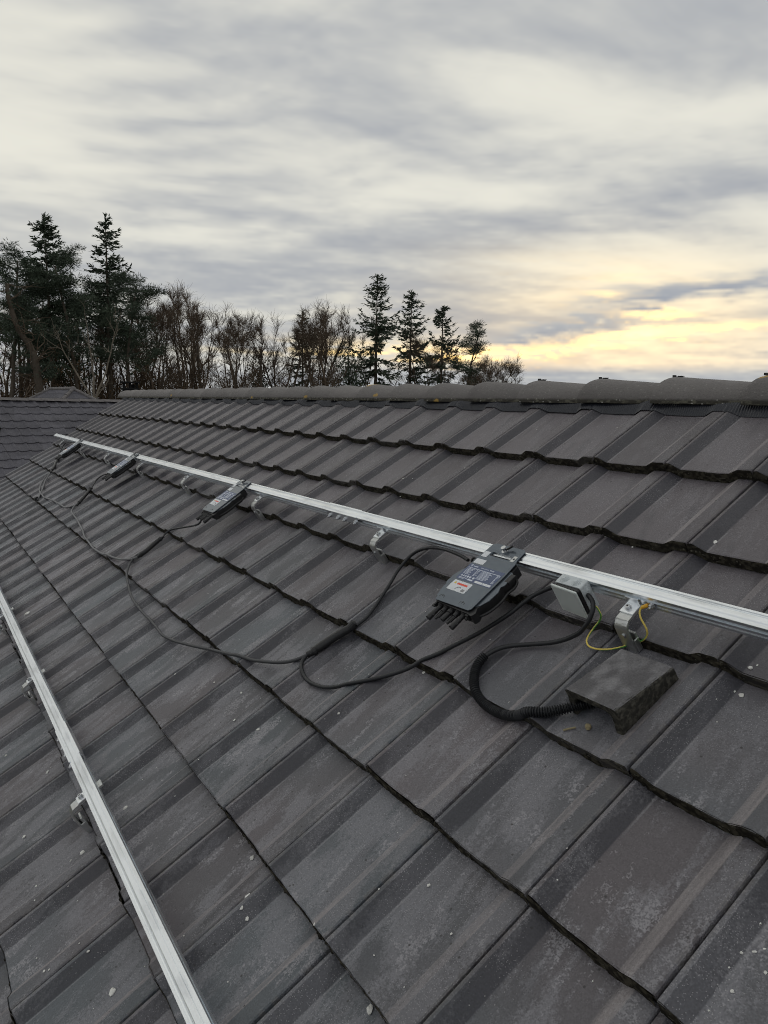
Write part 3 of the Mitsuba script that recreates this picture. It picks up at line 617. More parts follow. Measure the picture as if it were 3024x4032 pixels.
# ---------------------------------------------------------------- roof hooks
def hook(x, y, nose, label, n, group=None):
    """A cast hook: out from under a tile, up, and back below the rail at y, with an angle bolted to the rail."""
    h = thing('roof_hook', label, 'roof hook', group)
    w, tk = .019, .0062
    yo = nose - .021                                        # outer face of the upright
    c = [(nose + .09, -.0455), (yo + .010, -.0455), (yo + .003, -.040), (yo, -.030), (yo, .026), (yo + .004, .036), (yo + .012, .0425), (yo + .022, .0445), (y + .050, .0445)]
    line = spline([(0, a, b) for a, b in c], .004)[:, 1:]
    d = np.gradient(line, axis=0); d /= np.linalg.norm(d, axis=1, keepdims=True); nrm = np.stack([d[:, 1], -d[:, 0]], 1)
    poly = Polygon(np.vstack([line, (line - nrm * tk)[::-1]])).buffer(0)
    arm = trimesh.creation.extrude_polygon(poly if poly.geom_type == 'Polygon' else max(poly.geoms, key=lambda g_: g_.area), 2 * w, engine='earcut')
    arm.apply_transform(np.array([[0, 0, 1, x - w], [1, 0, 0, 0], [0, 1, 0, 0], [0, 0, 0, 1]]))
    arm.fix_normals()
    part(h, 'arm', arm, 'cast_mat', RT, smooth=35)
    part(h, 'base_plate', cat(box(x - w + .004, x + w + .004, nose - .013, nose - .006, -.044, .012, .0012), box(x + w + .0004, x + w + .005, nose - .022, nose - .006, -.044, -.006, .001)), 'cast_mat', RT)
    part(h, 'slot', cat(box(x - .004, x + .004, yo - .0006, yo + .002, -.034, .002), ), 'black_mat', RT)
    part(h, 'bolt', cat(cyl([x, yo - .0002, .008], [x, yo - .0016, .008], .0085), cyl([x, yo - .0016, .008], [x, yo - .010, .008], .0062), cyl([x, yo - .0101, .008], [x, yo - .0098, .008], .003)), 'steel_mat', RT, smooth=35)
    zt = .0445 + tk + .0004
    part(h, 'angle', cat(box(x - .0205, x + .0205, y - .037, y - .0006, zt, zt + .0042, .0006), box(x - .0205, x + .0205, y - .0048, y - .0006, zt + .0042, zt + .024, .0006)), 'alu_mat', RT)
    part(h, 'screw', cat(cyl([x - .004, y - .021, zt + .0042], [x - .004, y - .021, zt + .0056], .0095), cyl([x - .004, y - .021, zt + .0056], [x - .004, y - .021, zt + .0125], .0068)), 'steel_mat', RT, smooth=35)
    part(h, 'socket', cyl([x - .004, y - .021, zt + .0121], [x - .004, y - .021, zt + .0128], .0032, n=6), 'black_mat', RT)


UPH = [(.062, 'nearest hook of the upper rail, beside the yellow earth wire'), (-1.118, 'hook of the upper rail just right of the bolted sleeve, near the arching black cable'),
       (-2.29, 'hook of the upper rail just right of the second nearest inverter'), (-3.466, 'first hook of the upper rail beyond the second nearest inverter'),
       (-4.58, 'hook of the upper rail just right of the third nearest inverter'), (-5.70, 'hook of the upper rail between the two farthest inverters'),
       (-6.83, 'hook of the upper rail just right of the farthest inverter'), (-8.0, 'hook at the far end of the upper rail')]
for n, (x, lab) in enumerate(UPH): hook(x, RAILS['up'][0], -3 * G, lab, n)
for n, (x, lab) in enumerate([(-1.095, 'nearest hook of the lower left rail'), (-2.262, 'second hook of the lower left rail, above the sleeve joint'), (-3.43, 'hook of the lower rail at the left edge of the photo')]):
    hook(x, RAILS['low'][0], -7 * G, lab, n)

# ---------------------------------------------------------------- microinverters
plate_poly = rounded(Polygon([(-.058, .010), (-.072, .002), (-.074, -.036), (-.079, -.050), (-.081, -.150), (-.078, -.236), (-.072, -.256), (.080, -.253), (.087, -.245), (.086, -.100), (.082, -.052), (.073, -.034), (.072, .003), (.064, .010)]), .004)
slot_poly = rounded(rect(-.043, .047, -.043, -.026), .004)
plate_poly = plate_poly.difference(slot_poly).difference(Point(.028, -.006).buffer(.0022)).difference(Point(.060, -.034).buffer(.003))
wing = rounded(Polygon([(-.075, -.105), (-.094, -.116), (-.106, -.150), (-.106, -.180), (-.098, -.190), (-.100, -.200), (-.088, -.238), (-.075, -.240)]), .004)
shelf = rounded(Polygon([(.080, -.075), (.098, -.082), (.108, -.100), (.110, -.128), (.103, -.140), (.112, -.160), (.110, -.196), (.098, -.222), (.080, -.236)]), .004)
core = rounded(Polygon([(-.068, -.050), (-.084, -.066), (-.096, -.110), (-.100, -.175), (-.088, -.240), (-.070, -.258), (.084, -.260), (.100, -.264), (.106, -.250), (.096, -.232), (.108, -.200), (.112, -.165), (.104, -.140), (.110, -.120), (.108, -.095), (.092, -.076), (.088, -.050), (.074, -.044)]), .005)
pipes = [spline([(a, b, -.030) for a, b in q], .006) for q in ([(.088, -.075), (.108, -.088), (.117, -.110), (.114, -.135), (.120, -.165), (.118, -.200), (.108, -.228), (.088, -.250)],
                                                                [(-.080, -.080), (-.098, -.105), (-.108, -.150), (-.104, -.205), (-.086, -.248)])]


def bar(x0, x1, y0, y1, z=.0004, t=.0003):
    return box(x0, x1, y0, y1, z, z + t)


def make_inverter(xc, label, detail):
    b = thing('microinverter', label, 'microinverter', 'microinverters along the upper rail')
    M_ = RT @ T().translate([xc, -.916, .0955])
    part(b, 'mounting_plate', prism(plate_poly, -.0022, 0), 'plate_mat', M_)
    hs = part(b, 'housing', cat(prism(core, -.038, -.0065), prism(core.buffer(-.034), -.0065, -.0024), prism(rounded(core.buffer(-.012), .004), -.046, -.038)), 'black_mat', M_)
    for q in pipes: part(hs, 'rim', tube(q, .0042, 8), 'black_mat', M_, smooth=60)
    part(b, 'flange', prism(wing, -.0075, -.0050), 'plate_mat', M_)
    part(b, 'flange', prism(shelf, -.0075, -.0050), 'plate_mat', M_)
    part(b, 'lug', cat(box(.094, .113, -.118, -.083, -.016, -.0048, .0015), box(.070, .084, -.266, -.252, -.032, -.010, .002), cyl([.077, -.266, -.02], [.077, -.272, -.02], .005)), 'black_mat', M_)
    part(b, 'clip', cat(box(-.075, -.068, -.268, -.250, -.026, -.010, .001), box(-.082, -.070, -.272, -.262, -.020, -.014, .001)), 'black_mat', M_)
    for n, (x, kind) in enumerate(((-.055, 0), (-.028, 1), (0., 2), (.028, 1), (.056, 0))):
        z = -.021
        q = [cyl([x, -.252, z], [x, -.262, z], .0108), cyl([x, -.262, z], [x, -.264, z], .0090)]
        if kind == 0: q += [cyl([x, -.264, z], [x, -.278, z], .0078, .0070), cyl([x, -.278, z], [x, -.314, z], .0076, .0086), box(x - .0105, x + .0105, -.300, -.292, z - .0030, z + .0030, .001)]
        elif kind == 1: q += [cyl([x, -.264, z], [x, -.276, z], .0082, .0076), cyl([x, -.276, z], [x, -.306, z], .0040), box(x - .0080, x - .0058, -.298, -.272, z - .003, z + .003, .0008), box(x + .0058, x + .0080, -.298, -.272, z - .003, z + .003, .0008)]
        else: q += [cyl([x, -.264, z], [x, -.272, z], .0105), cyl([x, -.272, z], [x, -.302, z], .0072, .0066)]
        part(b, 'connector', cat(*q), 'black_mat', M_, smooth=35)
    w = part(b, 'warning_label', prism(rounded(rect(-.074, .010, -.207, -.166), .003), .0002, .0005), 'sticker_mat', M_, label='white warning label with a red bar and a yellow triangle')
    part(w, 'red_bar', bar(-.050, -.003, -.1815, -.1745, .0006), 'red_mat', M_)
    tri = Polygon([(-.066, -.180), (-.055, -.180), (-.0605, -.1705)])
    part(w, 'hazard_triangle', prism(tri, .0006, .0009), 'yellow_mat', M_)
    part(w, 'hand_symbol', cat(tube(spline([(-.040, -.200, .0007), (-.035, -.192, .0007), (-.026, -.189, .0007), (-.018, -.192, .0007)], .002), .0009, 6), tube([(-.036, -.194, .0007), (-.022, -.1875, .0007)], .0007, 6), bar(-.012, .002, -.203, -.193, .0006)), 'grey_print_mat', M_)
    part(b, 'sticker', prism(rounded(rect(-.071, -.047, -.054, -.030), .002), .0002, .0005), 'sticker_mat', M_)
    part(b, 'sticker', prism(rounded(rect(-.074, -.030, -.086, -.066), .0015), .0002, .0005), 'sticker_mat', M_)
    part(b, 'tag', prism(rounded(rect(.052, .066, -.046, -.022), .0015).difference(Point(.060, -.034).buffer(.0035)), .0002, .0008), 'cast_mat', M_)
    d = part(b, 'data_label', prism(rounded(rect(-.079, .079, -.160, -.092), .003), .0002, .0004), 'blue_label_mat', M_, label='blue-grey data label with small white print')
    pr = [bar(-.072, .074, -.1085, -.1065)]                                          # the rule under the heading
    logo = cat(tube([(-.064 + .0035 * math.cos(t), -.098 + .0035 * math.sin(t), .0005) for t in np.linspace(.4, 5.6, 12)], .0010, 5), bar(-.066, -.061, -.0990, -.0972))
    pr.append(logo)
    if detail:
        for s_, x_, y_, h_, bd in (('Microinverter', -.022, -.1005, .0040, False), ('Model', .018, -.1005, .0046, True)):
            m = meshkit.text_mesh(s_, h_, .0003, bd); m.apply_translation([x_, y_, .0004]); pr.append(m)
    else:
        pr += [bar(-.024, .012, -.1005, -.0975), bar(.016, .045, -.1010, -.0970)]
    pr.append(bar(-.056, -.036, -.1000, -.0975))
    r = np.random.default_rng(5)
    for n in range(6):
        y = -.1135 - .0043 * n
        pr += [bar(-.071, -.071 + r.uniform(.022, .036), y, y + .0017), bar(-.028, -.028 + r.uniform(.008, .016), y, y + .0017)]
    for n in range(8):
        y = -.1120 - .0043 * n
        pr += [bar(-.004, -.004 + r.uniform(.030, .050), y, y + .0017), bar(.062, .062 + r.uniform(.006, .012), y, y + .0017)]
    for n in range(3): pr.append(prism(Polygon([(-.070 + .009 * n, -.146), (-.062 + .009 * n, -.146), (-.066 + .009 * n, -.139)]), .0004, .0008))
    for x in (-.038, -.027, -.012): pr.append(prism(Point(x, -.1435).buffer(.0042), .0004, .0008))
    pr += [bar(-.071, -.035, -.1525, -.1508), bar(-.071, -.045, -.1560, -.1545), bar(-.030, -.008, -.1560, -.1505)]
    part(d, 'print', cat(*pr), 'print_mat', M_)
    for x in (.004, .040): part(d, 'white_field', bar(x, x + .034, -.1570, -.1490), 'sticker_mat', M_)
    for s_, x_, y_ in (('~', -.058, -.238), ('=', .036, -.238)):
        part(b, 'mark', cat(bar(x_ - .010, x_ + .010, y_ + .003, y_ + .0042, .0001), bar(x_ - .010, x_ - .0088, y_ - .004, y_ + .003, .0001), bar(x_ + .0088, x_ + .010, y_ - .004, y_ + .003, .0001), bar(x_ - .001, x_ + .001, y_ - .001, y_ + .008, .0001)), 'black_mat', M_)
    bl = part(b, 'bolt', cat(cyl([-.002, -.011, 0], [-.002, -.011, .013], .0058), cyl([-.002, -.011, .013], [-.002, -.011, .0142], .0082), cyl([-.002, -.011, 0], [-.002, -.011, .0012], .011)), 'steel_mat', M_, smooth=35)
    part(bl, 'washer_clip', tube(spline([(.006, -.012, .006), (.014, -.004, .008), (.021, -.001, .011), (.026, .003, .013)], .003), .0032, 6), 'black_mat', M_)
    part(b, 'cable_gland', cat(cyl([-.090, -.060, -.026], [-.118, -.058, -.026], .008, .0065), cyl([-.118, -.058, -.026], [-.122, -.058, -.026], .0095)), 'black_mat', M_, smooth=35)
    return b


for xc, lab, det in ((-.418, 'nearest microinverter, its label and five connectors facing the camera', True), (-2.518, 'second microinverter along the rail, its cable running down to the tiles', False),
                     (-4.80, 'third microinverter along the rail', False), (-7.00, 'farthest microinverter, near the far end of the rail', False)):
    make_inverter(xc, lab, det)

# ---------------------------------------------------------------- junction box
jb = thing('junction_box', 'grey square junction box hanging on the rail right of the nearest inverter', 'junction box')
bx = rounded(rect(-.163, -.072, .006, .0945), .004)


def facing_down(poly, y0, y1):
    """A polygon given in x, z, with its thickness from y0 to y1."""
    m = trimesh.creation.extrude_polygon(poly, y1 - y0, engine='earcut')
    m.apply_transform(np.array([[1, 0, 0, 0], [0, 0, 1, y0], [0, 1, 0, 0], [0, 0, 0, 1]])); m.fix_normals()
    return m


part(jb, 'case', cat(facing_down(bx, -.985, -.9515)), 'box_mat', RT)
part(jb, 'seal', facing_down(rounded(rect(-.1615, -.0740, .008, .0915), .006), -.9945, -.985), 'black_mat', RT)
lid = facing_down(rounded(rect(-.166, -.0700, .004, .0960), .003), -.0022, .0022)
part(jb, 'lid', cat(lid, facing_down(rounded(rect(-.164, -.072, .006, .094), .004), -.0034, -.0022)), 'lid_mat', RT @ T().translate([-.166, -.9980, 0]) @ T().rotate([0, 0, 1], -3.0) @ T().translate([.166, 0, 0]), label='flat square lid of the box, slightly ajar')


def grommet(c, axis):
    c, axis = np.asarray(c, float), np.asarray(axis, float)
    return cat(*[cyl(c, c + axis * h, r_) for r_, h in ((.0150, .0016), (.0122, .0032), (.0095, .0048), (.0066, .0064))])


for x in (-.142, -.099): part(jb, 'grommet', grommet([x, -.9670, .0944], [0, 0, 1]), 'box_mat', RT, smooth=35)
for z in (.070, .028): part(jb, 'grommet', grommet([-.0722, -.9670, z], [1, 0, 0]), 'box_mat', RT, smooth=35)
part(jb, 'grommet', grommet([-.1628, -.9670, .030], [-1, 0, 0]), 'box_mat', RT, smooth=35)

# ---------------------------------------------------------------- cables
def lay(path, r, step=.012, free=False):
    p = spline(PATHS[path], step)
    sp = np.linalg.norm(np.diff(p, axis=0), axis=1).mean()

    def soft(z, width):
        h = max(1, int(width / sp)); w = np.exp(-.5 * (np.arange(-2 * h, 2 * h + 1) / h) ** 2); w /= w.sum()
        return np.convolve(np.pad(z, 2 * h, 'edge'), w, 'valid')

    z = soft(p[:, 2], .012)
    low = surf(p[:, 0], p[:, 1]) + r * .85
    for width in (.035, .02, .012): z = soft(np.maximum(z, low), width)
    p[:, 2] = z if not free else p[:, 2]
    return p


def cable(path, r, label, m='cable_mat', step=.012, cat_='cable', name='cable', n=9, group=None):
    t = thing(name, label, cat_, group)
    part('', t, tube(lay(path, r, step), r, n), m, RT, smooth=60)
    return t


def sleeve(path, label, r=.0125):
    t = thing('cable_connector', label, 'cable connector')
    p = spline(PATHS[path], .006); u = np.linspace(0, 1, len(p))
    p[:, 2] = np.maximum(p[:, 2], surf(p[:, 0], p[:, 1]) + r * .75)
    rad = r * np.interp(u, [0, .10, .11, .22, .80, .84, 1], [.72, .74, .86, 1, 1.0, .80, .72])
    part(t, 'sleeve', tube(p, rad, 10), 'black_mat', RT, smooth=40)
    a, b = p[int(.05 * len(p))], p[min(len(p) - 1, int(.10 * len(p)) + 1)]
    part(t, 'collar', cyl(a, b, r * 1.05), 'black_mat', RT)
    a, b = p[int(.82 * len(p))], p[min(len(p) - 1, int(.86 * len(p)) + 1)]
    part(t, 'collar', cyl(a, b, r * 1.06), 'black_mat', RT)


cable('cable_a', .0058, 'black cable arching from the nearest inverter over the tiles to the nearest cable connector')
sleeve('sleeve_a', 'nearest black cable connector, lying across the edge of a tile course', .0145)
cable('cable_b', .0065, 'black cable looping from the nearest connector back up to the grey junction box')
cable('cable_c', .0062, 'black cable snaking over the tiles from the nearest connector to the second one', 'dusty_cable_mat')
sleeve('sleeve_b', 'black cable connector below the second inverter')
cable('cable_d', .0052, 'short black cable from the second connector up to the second inverter')
cable('cable_e', .0062, 'dusty cable snaking between the second and third cable connectors', 'grey_cable_mat')
sleeve('sleeve_c', 'black cable connector below the third inverter')
cable('cable_f', .0055, 'short black cable from the third connector up to the third inverter')
cable('cable_g', .0068, 'dusty cable running from the third connector to the farthest one', 'grey_cable_mat')
sleeve('sleeve_d', 'farthest black cable connector, below the farthest inverter')
e_ = cable('cable_h', .0068, 'short cable tail ending in a black cap at the far left of the roof', 'grey_cable_mat')
cable('cable_i', .0055, 'short black cable from the farthest connector up to the farthest inverter')
cable('cable_j', .0055, 'black cable looping behind the farthest inverter up to the rail')
ec = thing('end_cap', 'black plastic cap closing the end of the cable at far left', 'cable cap')
p0 = np.array(PATHS['end_cap'][0]) + [0, 0, .012]
part('', ec, cat(cyl(p0 + [-.02, .0, .0], p0 + [.02, .004, 0], .020, .018), cyl(p0 + [.02, .004, 0], p0 + [.032, .005, 0], .013), cyl(p0 + [-.021, 0, 0], p0 + [-.030, 0, 0], .012)), 'black_mat', RT, smooth=35)
cable('cable_k', .0064, 'thick black cable bending from the junction box down into the corrugated conduit', step=.006)
cd = thing('corrugated_conduit', 'black corrugated conduit curving out of the concrete hood on the tiles', 'conduit')
p = lay('conduit', .0125, .0011)
p = np.vstack([p[0] + (p[0] - p[5]) / np.linalg.norm(p[0] - p[5]) * np.linspace(.10, .001, 60)[:, None] * [1, 1, .2], p])
arc = np.concatenate([[0], np.cumsum(np.linalg.norm(np.diff(p, axis=0), axis=1))])
part('', cd, tube(p, .0110 + .0023 * np.clip(np.sin(arc / .0064 * 2 * np.pi) * 1.6, -1, 1), 14), 'cable_mat', RT, smooth=60)

ew = thing('earth_wire', 'green and yellow earth wire hanging from the junction box to the rail', 'wire')
p = spline(PATHS['earth'], .0035)
p[:, 2] = np.maximum(p[:, 2], surf(p[:, 0], p[:, 1]) + .002)
tb = tube(p, .00235, 12)
an = np.tile(np.arange(12), len(p)) * 2 * np.pi / 12
tt = np.repeat(np.arange(len(p)) * .0035, 12)
green = (np.cos(an + tt * 24) > .45).astype(float)
green = np.concatenate([green, [0, 0]])[:, None]
part(ew, 'insulation', tb, 'wire_mat', RT, smooth=True, color=np.array([.80, .62, .14]) * (1 - green) + np.array([.07, .30, .05]) * green)
q0, q1 = p[-1], np.array([.112, -.9515, .0665])
part(ew, 'sleeve', cyl(p[-3], p[-3] + (q1 - p[-3]) * .8, .0042, .0050), 'lug_mat', RT, smooth=40, label='yellow crimp sleeve at the rail end')
part(ew, 'lug', cat(box(.108, .128, -.9535, -.9510, .058, .074, .0005), hexbolt([.120, -.9536, .066], [0, -1, 0], .0068, .007)), 'steel_mat', RT)

# ---------------------------------------------------------------- the neighbouring house
NB = thing('neighbour_house', 'dark tiled neighbouring house at far left, its roof facing the camera', 'house')
A0, A1 = np.array([-22.915, -.05, -.085]), np.array([-23.895, 3.332, -.085])
e1 = (A1 - A0) / np.linalg.norm(A1 - A0); n1 = np.array([e1[1], -e1[0], 0])        # along its ridge; out over the slope towards us
pn = math.radians(35); dn = n1 * math.cos(pn) + np.array([0, 0, -math.sin(pn)]); up_n = np.cross(dn, e1) * np.sign(np.cross(dn, e1)[2])
NM = np.eye(4); NM[:3, 0], NM[:3, 1], NM[:3, 2], NM[:3, 3] = e1, -dn, up_n, A0     # x along the ridge, y up the slope
NT = T(NM.tolist())
GN, WN = .335, .325
wx = np.array([0, .004, .05, .12, .19, .225, .255, .285, .305, .321, .325])
wz = np.array([0, .004, 0, -.003, 0, .010, .026, .030, .024, .008, 0])


def wave_tile():
    rows = [np.stack([wx, 0 * wx + .002, wz - .026], 1), np.stack([wx, 0 * wx, wz - .003], 1), np.stack([wx, 0 * wx + .006, wz], 1), np.stack([wx, 0 * wx + GN + .03, wz - .028], 1)]
    v = np.vstack(rows); m = len(wx); i, j = np.meshgrid(np.arange(3), np.arange(m - 1), indexing='ij')
    q = np.stack([i * m + j, i * m + j + 1, (i + 1) * m + j + 1, (i + 1) * m + j], -1).reshape(-1, 4)
    return trimesh.Trimesh(v, np.vstack([q[:, [0, 1, 2]], q[:, [0, 2, 3]]]), process=False)


wt = mikit.ply(wave_tile(), 'far_tile_mat', 50)
NROOF = part(NB, 'roof', cat(box(-8, 9, -5.2, .0, -.10, -.06)), 'deck_mat', NT)
rest = []
for row in range(1, 16):
    for col in range(-24, 28):
        c = NM[:3, :3] @ np.array([(col + .5) * WN, -row * GN + .15, 0]) + NM[:3, 3]
        q = pix(c[None])[0]
        r = np.random.default_rng(row * 61 + col)
        m = NT @ T().translate([col * WN, -row * GN, r.normal(0, .003)]) @ T().rotate([0, 0, 1], r.normal(0, .25)) @ T().rotate([0, 1, 0], r.normal(0, .5))
        if -.02 < q[0] < .165 and .36 < q[1] < .475 and q[1] < .472 - .0 * q[0]:
            part(NROOF, 'tile', wt, None, m)
        else:
            t_ = wave_tile(); t_.apply_transform(np.array(m.matrix)); rest.append(t_)
part(NROOF, 'tile_field', cat(*rest), 'far_tile_mat', smooth=40, kind='stuff')
capn = mikit.ply(cat(prism(Polygon([(-.12, -.045), (-.05, .03), (.05, .03), (.12, -.045), (.09, -.045), (.03, .005), (-.03, .005), (-.09, -.045)]), 0, .40)), 'far_cap_mat')
for k in range(-18, 22):
    r = np.random.default_rng(900 + k)
    M2 = np.eye(4); M2[:3, 0], M2[:3, 1], M2[:3, 2] = n1, [0, 0, 1], e1
    M2[:3, 3] = A0 + e1 * (.385 * k) + np.array([0, 0, .035 + r.normal(0, .003)]) - n1 * .02
    part(NB, 'ridge_cap', capn, None, T(M2.tolist()) @ T().rotate([1, 0, 0], 1.6))
# rear slope, walls
bm = np.eye(4); d2 = -n1 * math.cos(pn) + np.array([0, 0, -math.sin(pn)]); u2 = np.cross(e1, d2); u2 *= np.sign(u2[2])
bm[:3, 0], bm[:3, 1], bm[:3, 2], bm[:3, 3] = e1, d2, u2, A0 - n1 * .04
part(NB, 'rear_slope', box(-8, 9, 0, 5.2, -.08, -.02), 'far_tile_mat', T(bm.tolist()))
wl = np.eye(4); wl[:3, 0], wl[:3, 1], wl[:3, 3] = e1, n1, A0 * [1, 1, 0]
part(NB, 'wall', box(-7.6, 8.6, -3.9, 3.9, GROUND, -2.95), 'wall_mat', T(wl.tolist()))
c = np.array([.22, -1.10, .03])
part(NB, 'roof_vent', cat(box(-1.10, -.50, -1.40, -1.30, -.02, .05, .01), box(-1.10, -.48, -1.415, -1.395, -.02, .07, .004)), 'deck_mat', NT, label='flat vent at the left edge')

# a hipped roof beyond it
HH = thing('neighbour_house', 'small hipped tile roof peeping over the ridge of the dark neighbouring house', 'house')
B0 = np.array([-36.16, 4.22, .40]); rr_ = np.array([.988, .155, 0]); s_ = np.array([.155, -.988, 0]) * -1      # ridge direction towards us; right
ph = math.radians(34); Lr = 3.2; DEP = 3.4
courses = []
nrow = 12; hz = .30
for face in range(4):
    for k in range(nrow):
        a, b = k * hz - .012, (k + 1) * hz + .02
        lift = .012 * ((k % 1) + 1)
        za, zb = -a * math.tan(ph) , -b * math.tan(ph) + .016
        if face == 0: q = [(a, -a), (a, a), (b, b), (b, -b)]                          # hip end
        elif face == 1: q = [(-Lr - a, -a), (a, -a), (b, -b), (-Lr - b, -b)]          # left side
        elif face == 2: q = [(a, a), (-Lr - a, a), (-Lr - b, b), (b, b)]
        else: q = [(-Lr - a, a), (-Lr - a, -a), (-Lr - b, -b), (-Lr - b, b)]
        pts = [B0 + rr_ * u + s_ * w + np.array([0, 0, z]) for (u, w), z in zip(q, (za, za, zb, zb))]
        low = [p_ - [0, 0, .035] for p_ in pts]
        v = np.array(pts + low)
        f = np.array([[0, 1, 2], [0, 2, 3], [3, 2, 6], [3, 6, 7], [4, 6, 5], [4, 7, 6], [0, 4, 5], [0, 5, 1]])
        courses.append((face, k, trimesh.Trimesh(v, f, process=False)))
HR = part(HH, 'roof', cat(*[m for fc, k, m in courses if fc > 1 or k > 4]), 'far_tile_mat')
for fc, k, m in courses:
    if fc <= 1 and k <= 4: part(HR, 'course', m, 'far_tile_mat')
def hip_line(p_, q_, n):
    ms = []
    for k in range(n):
        a, b = p_ + (q_ - p_) * k / n, p_ + (q_ - p_) * (k + 1.06) / n
        ms.append(cyl(a + [0, 0, .015], b + [0, 0, .035], .075, .085, 9))
    return ms
t34 = math.tan(ph)
for sgn in (-1, 1):
    for m in hip_line(B0, B0 + (rr_ + s_ * sgn) * 2.2 + np.array([0, 0, -2.2 * t34]), 9): part(HH, 'hip_cap', m, 'far_cap_mat', smooth=40)
B1 = B0 - rr_ * Lr
for m in hip_line(B1, B1 + (-rr_ - s_) * 2.2 + np.array([0, 0, -2.2 * t34]), 9): part(HH, 'hip_cap', m, 'far_cap_mat', smooth=40)
for m in hip_line(B0, B1, 8): part(HH, 'ridge_cap', m, 'far_cap_mat', smooth=40)
part(HH, 'ridge_knob', trimesh.creation.icosphere(subdivisions=2, radius=.13), 'far_cap_mat', T().translate((B0 + [0, 0, .01]).tolist()), smooth=True)
wl = np.eye(4); wl[:3, 0], wl[:3, 1], wl[:3, 3] = rr_, s_, B0 * [1, 1, 0]
part(HH, 'wall', box(-Lr - 3.2, 3.2, -3.2, 3.2, GROUND, B0[2] - 3.3 * t34), 'render_mat', T(wl.tolist()))

# a chimney behind the left end of our ridge
ch = thing('chimney', 'dark chimney with an open capped top just behind the left end of the ridge', 'chimney')
cx, cy, cz = -28.85, 4.99, .66
cm = np.eye(4); cm[:3, 0], cm[:3, 1], cm[:3, 3] = [.17, .985, 0], [-.985, .17, 0], [cx, cy, 0]
CM = T(cm.tolist())
part(ch, 'shaft', box(-.27, .27, -.27, .27, GROUND, cz - .30), 'deck_mat', CM)
part(ch, 'crown', box(-.33, .33, -.33, .33, cz - .30, cz - .235), 'deck_mat', CM)
part(ch, 'cap', box(-.35, .35, -.35, .35, cz - .05, cz), 'deck_mat', CM)
for sx in (-.25, -.02, .22):
    for sy in (-.25, .22): part(ch, 'post', box(sx, sx + .06, sy, sy + .05, cz - .235, cz - .05), 'deck_mat', CM)
part(ch, 'flue', cyl([.12, 0, cz - .30], [.12, 0, cz - .10], .07), 'deck_mat', CM)

# ---------------------------------------------------------------- trees
def tubes(segs, sides):
    """segs: rows of p0, p1, r0, r1."""
    s = np.asarray(segs, float)
    if not len(s): return None
    p0, p1, r0, r1 = s[:, :3], s[:, 3:6], s[:, 6], s[:, 7]
    t = p1 - p0; t /= np.linalg.norm(t, axis=1, keepdims=True) + 1e-9
    a = np.cross(t, np.where(np.abs(t[:, 2:]) < .9, [0, 0, 1.0], [1.0, 0, 0])); a /= np.linalg.norm(a, axis=1, keepdims=True) + 1e-9
    b = np.cross(t, a); an = np.arange(sides) * 2 * np.pi / sides
    ring = np.cos(an)[None, :, None] * a[:, None] + np.sin(an)[None, :, None] * b[:, None]
    v = np.concatenate([p0[:, None] + ring * r0[:, None, None], p1[:, None] + ring * r1[:, None, None]], 1).reshape(-1, 3)
    i, j = np.meshgrid(np.arange(len(s)), np.arange(sides), indexing='ij'); o = i * 2 * sides
    q = np.stack([o + j, o + (j + 1) % sides, o + sides + (j + 1) % sides, o + sides + j], -1).reshape(-1, 4)
    return trimesh.Trimesh(v, np.vstack([q[:, [0, 1, 2]], q[:, [0, 2, 3]]]), process=False)


def unit(v): return v / (np.linalg.norm(v) + 1e-9)


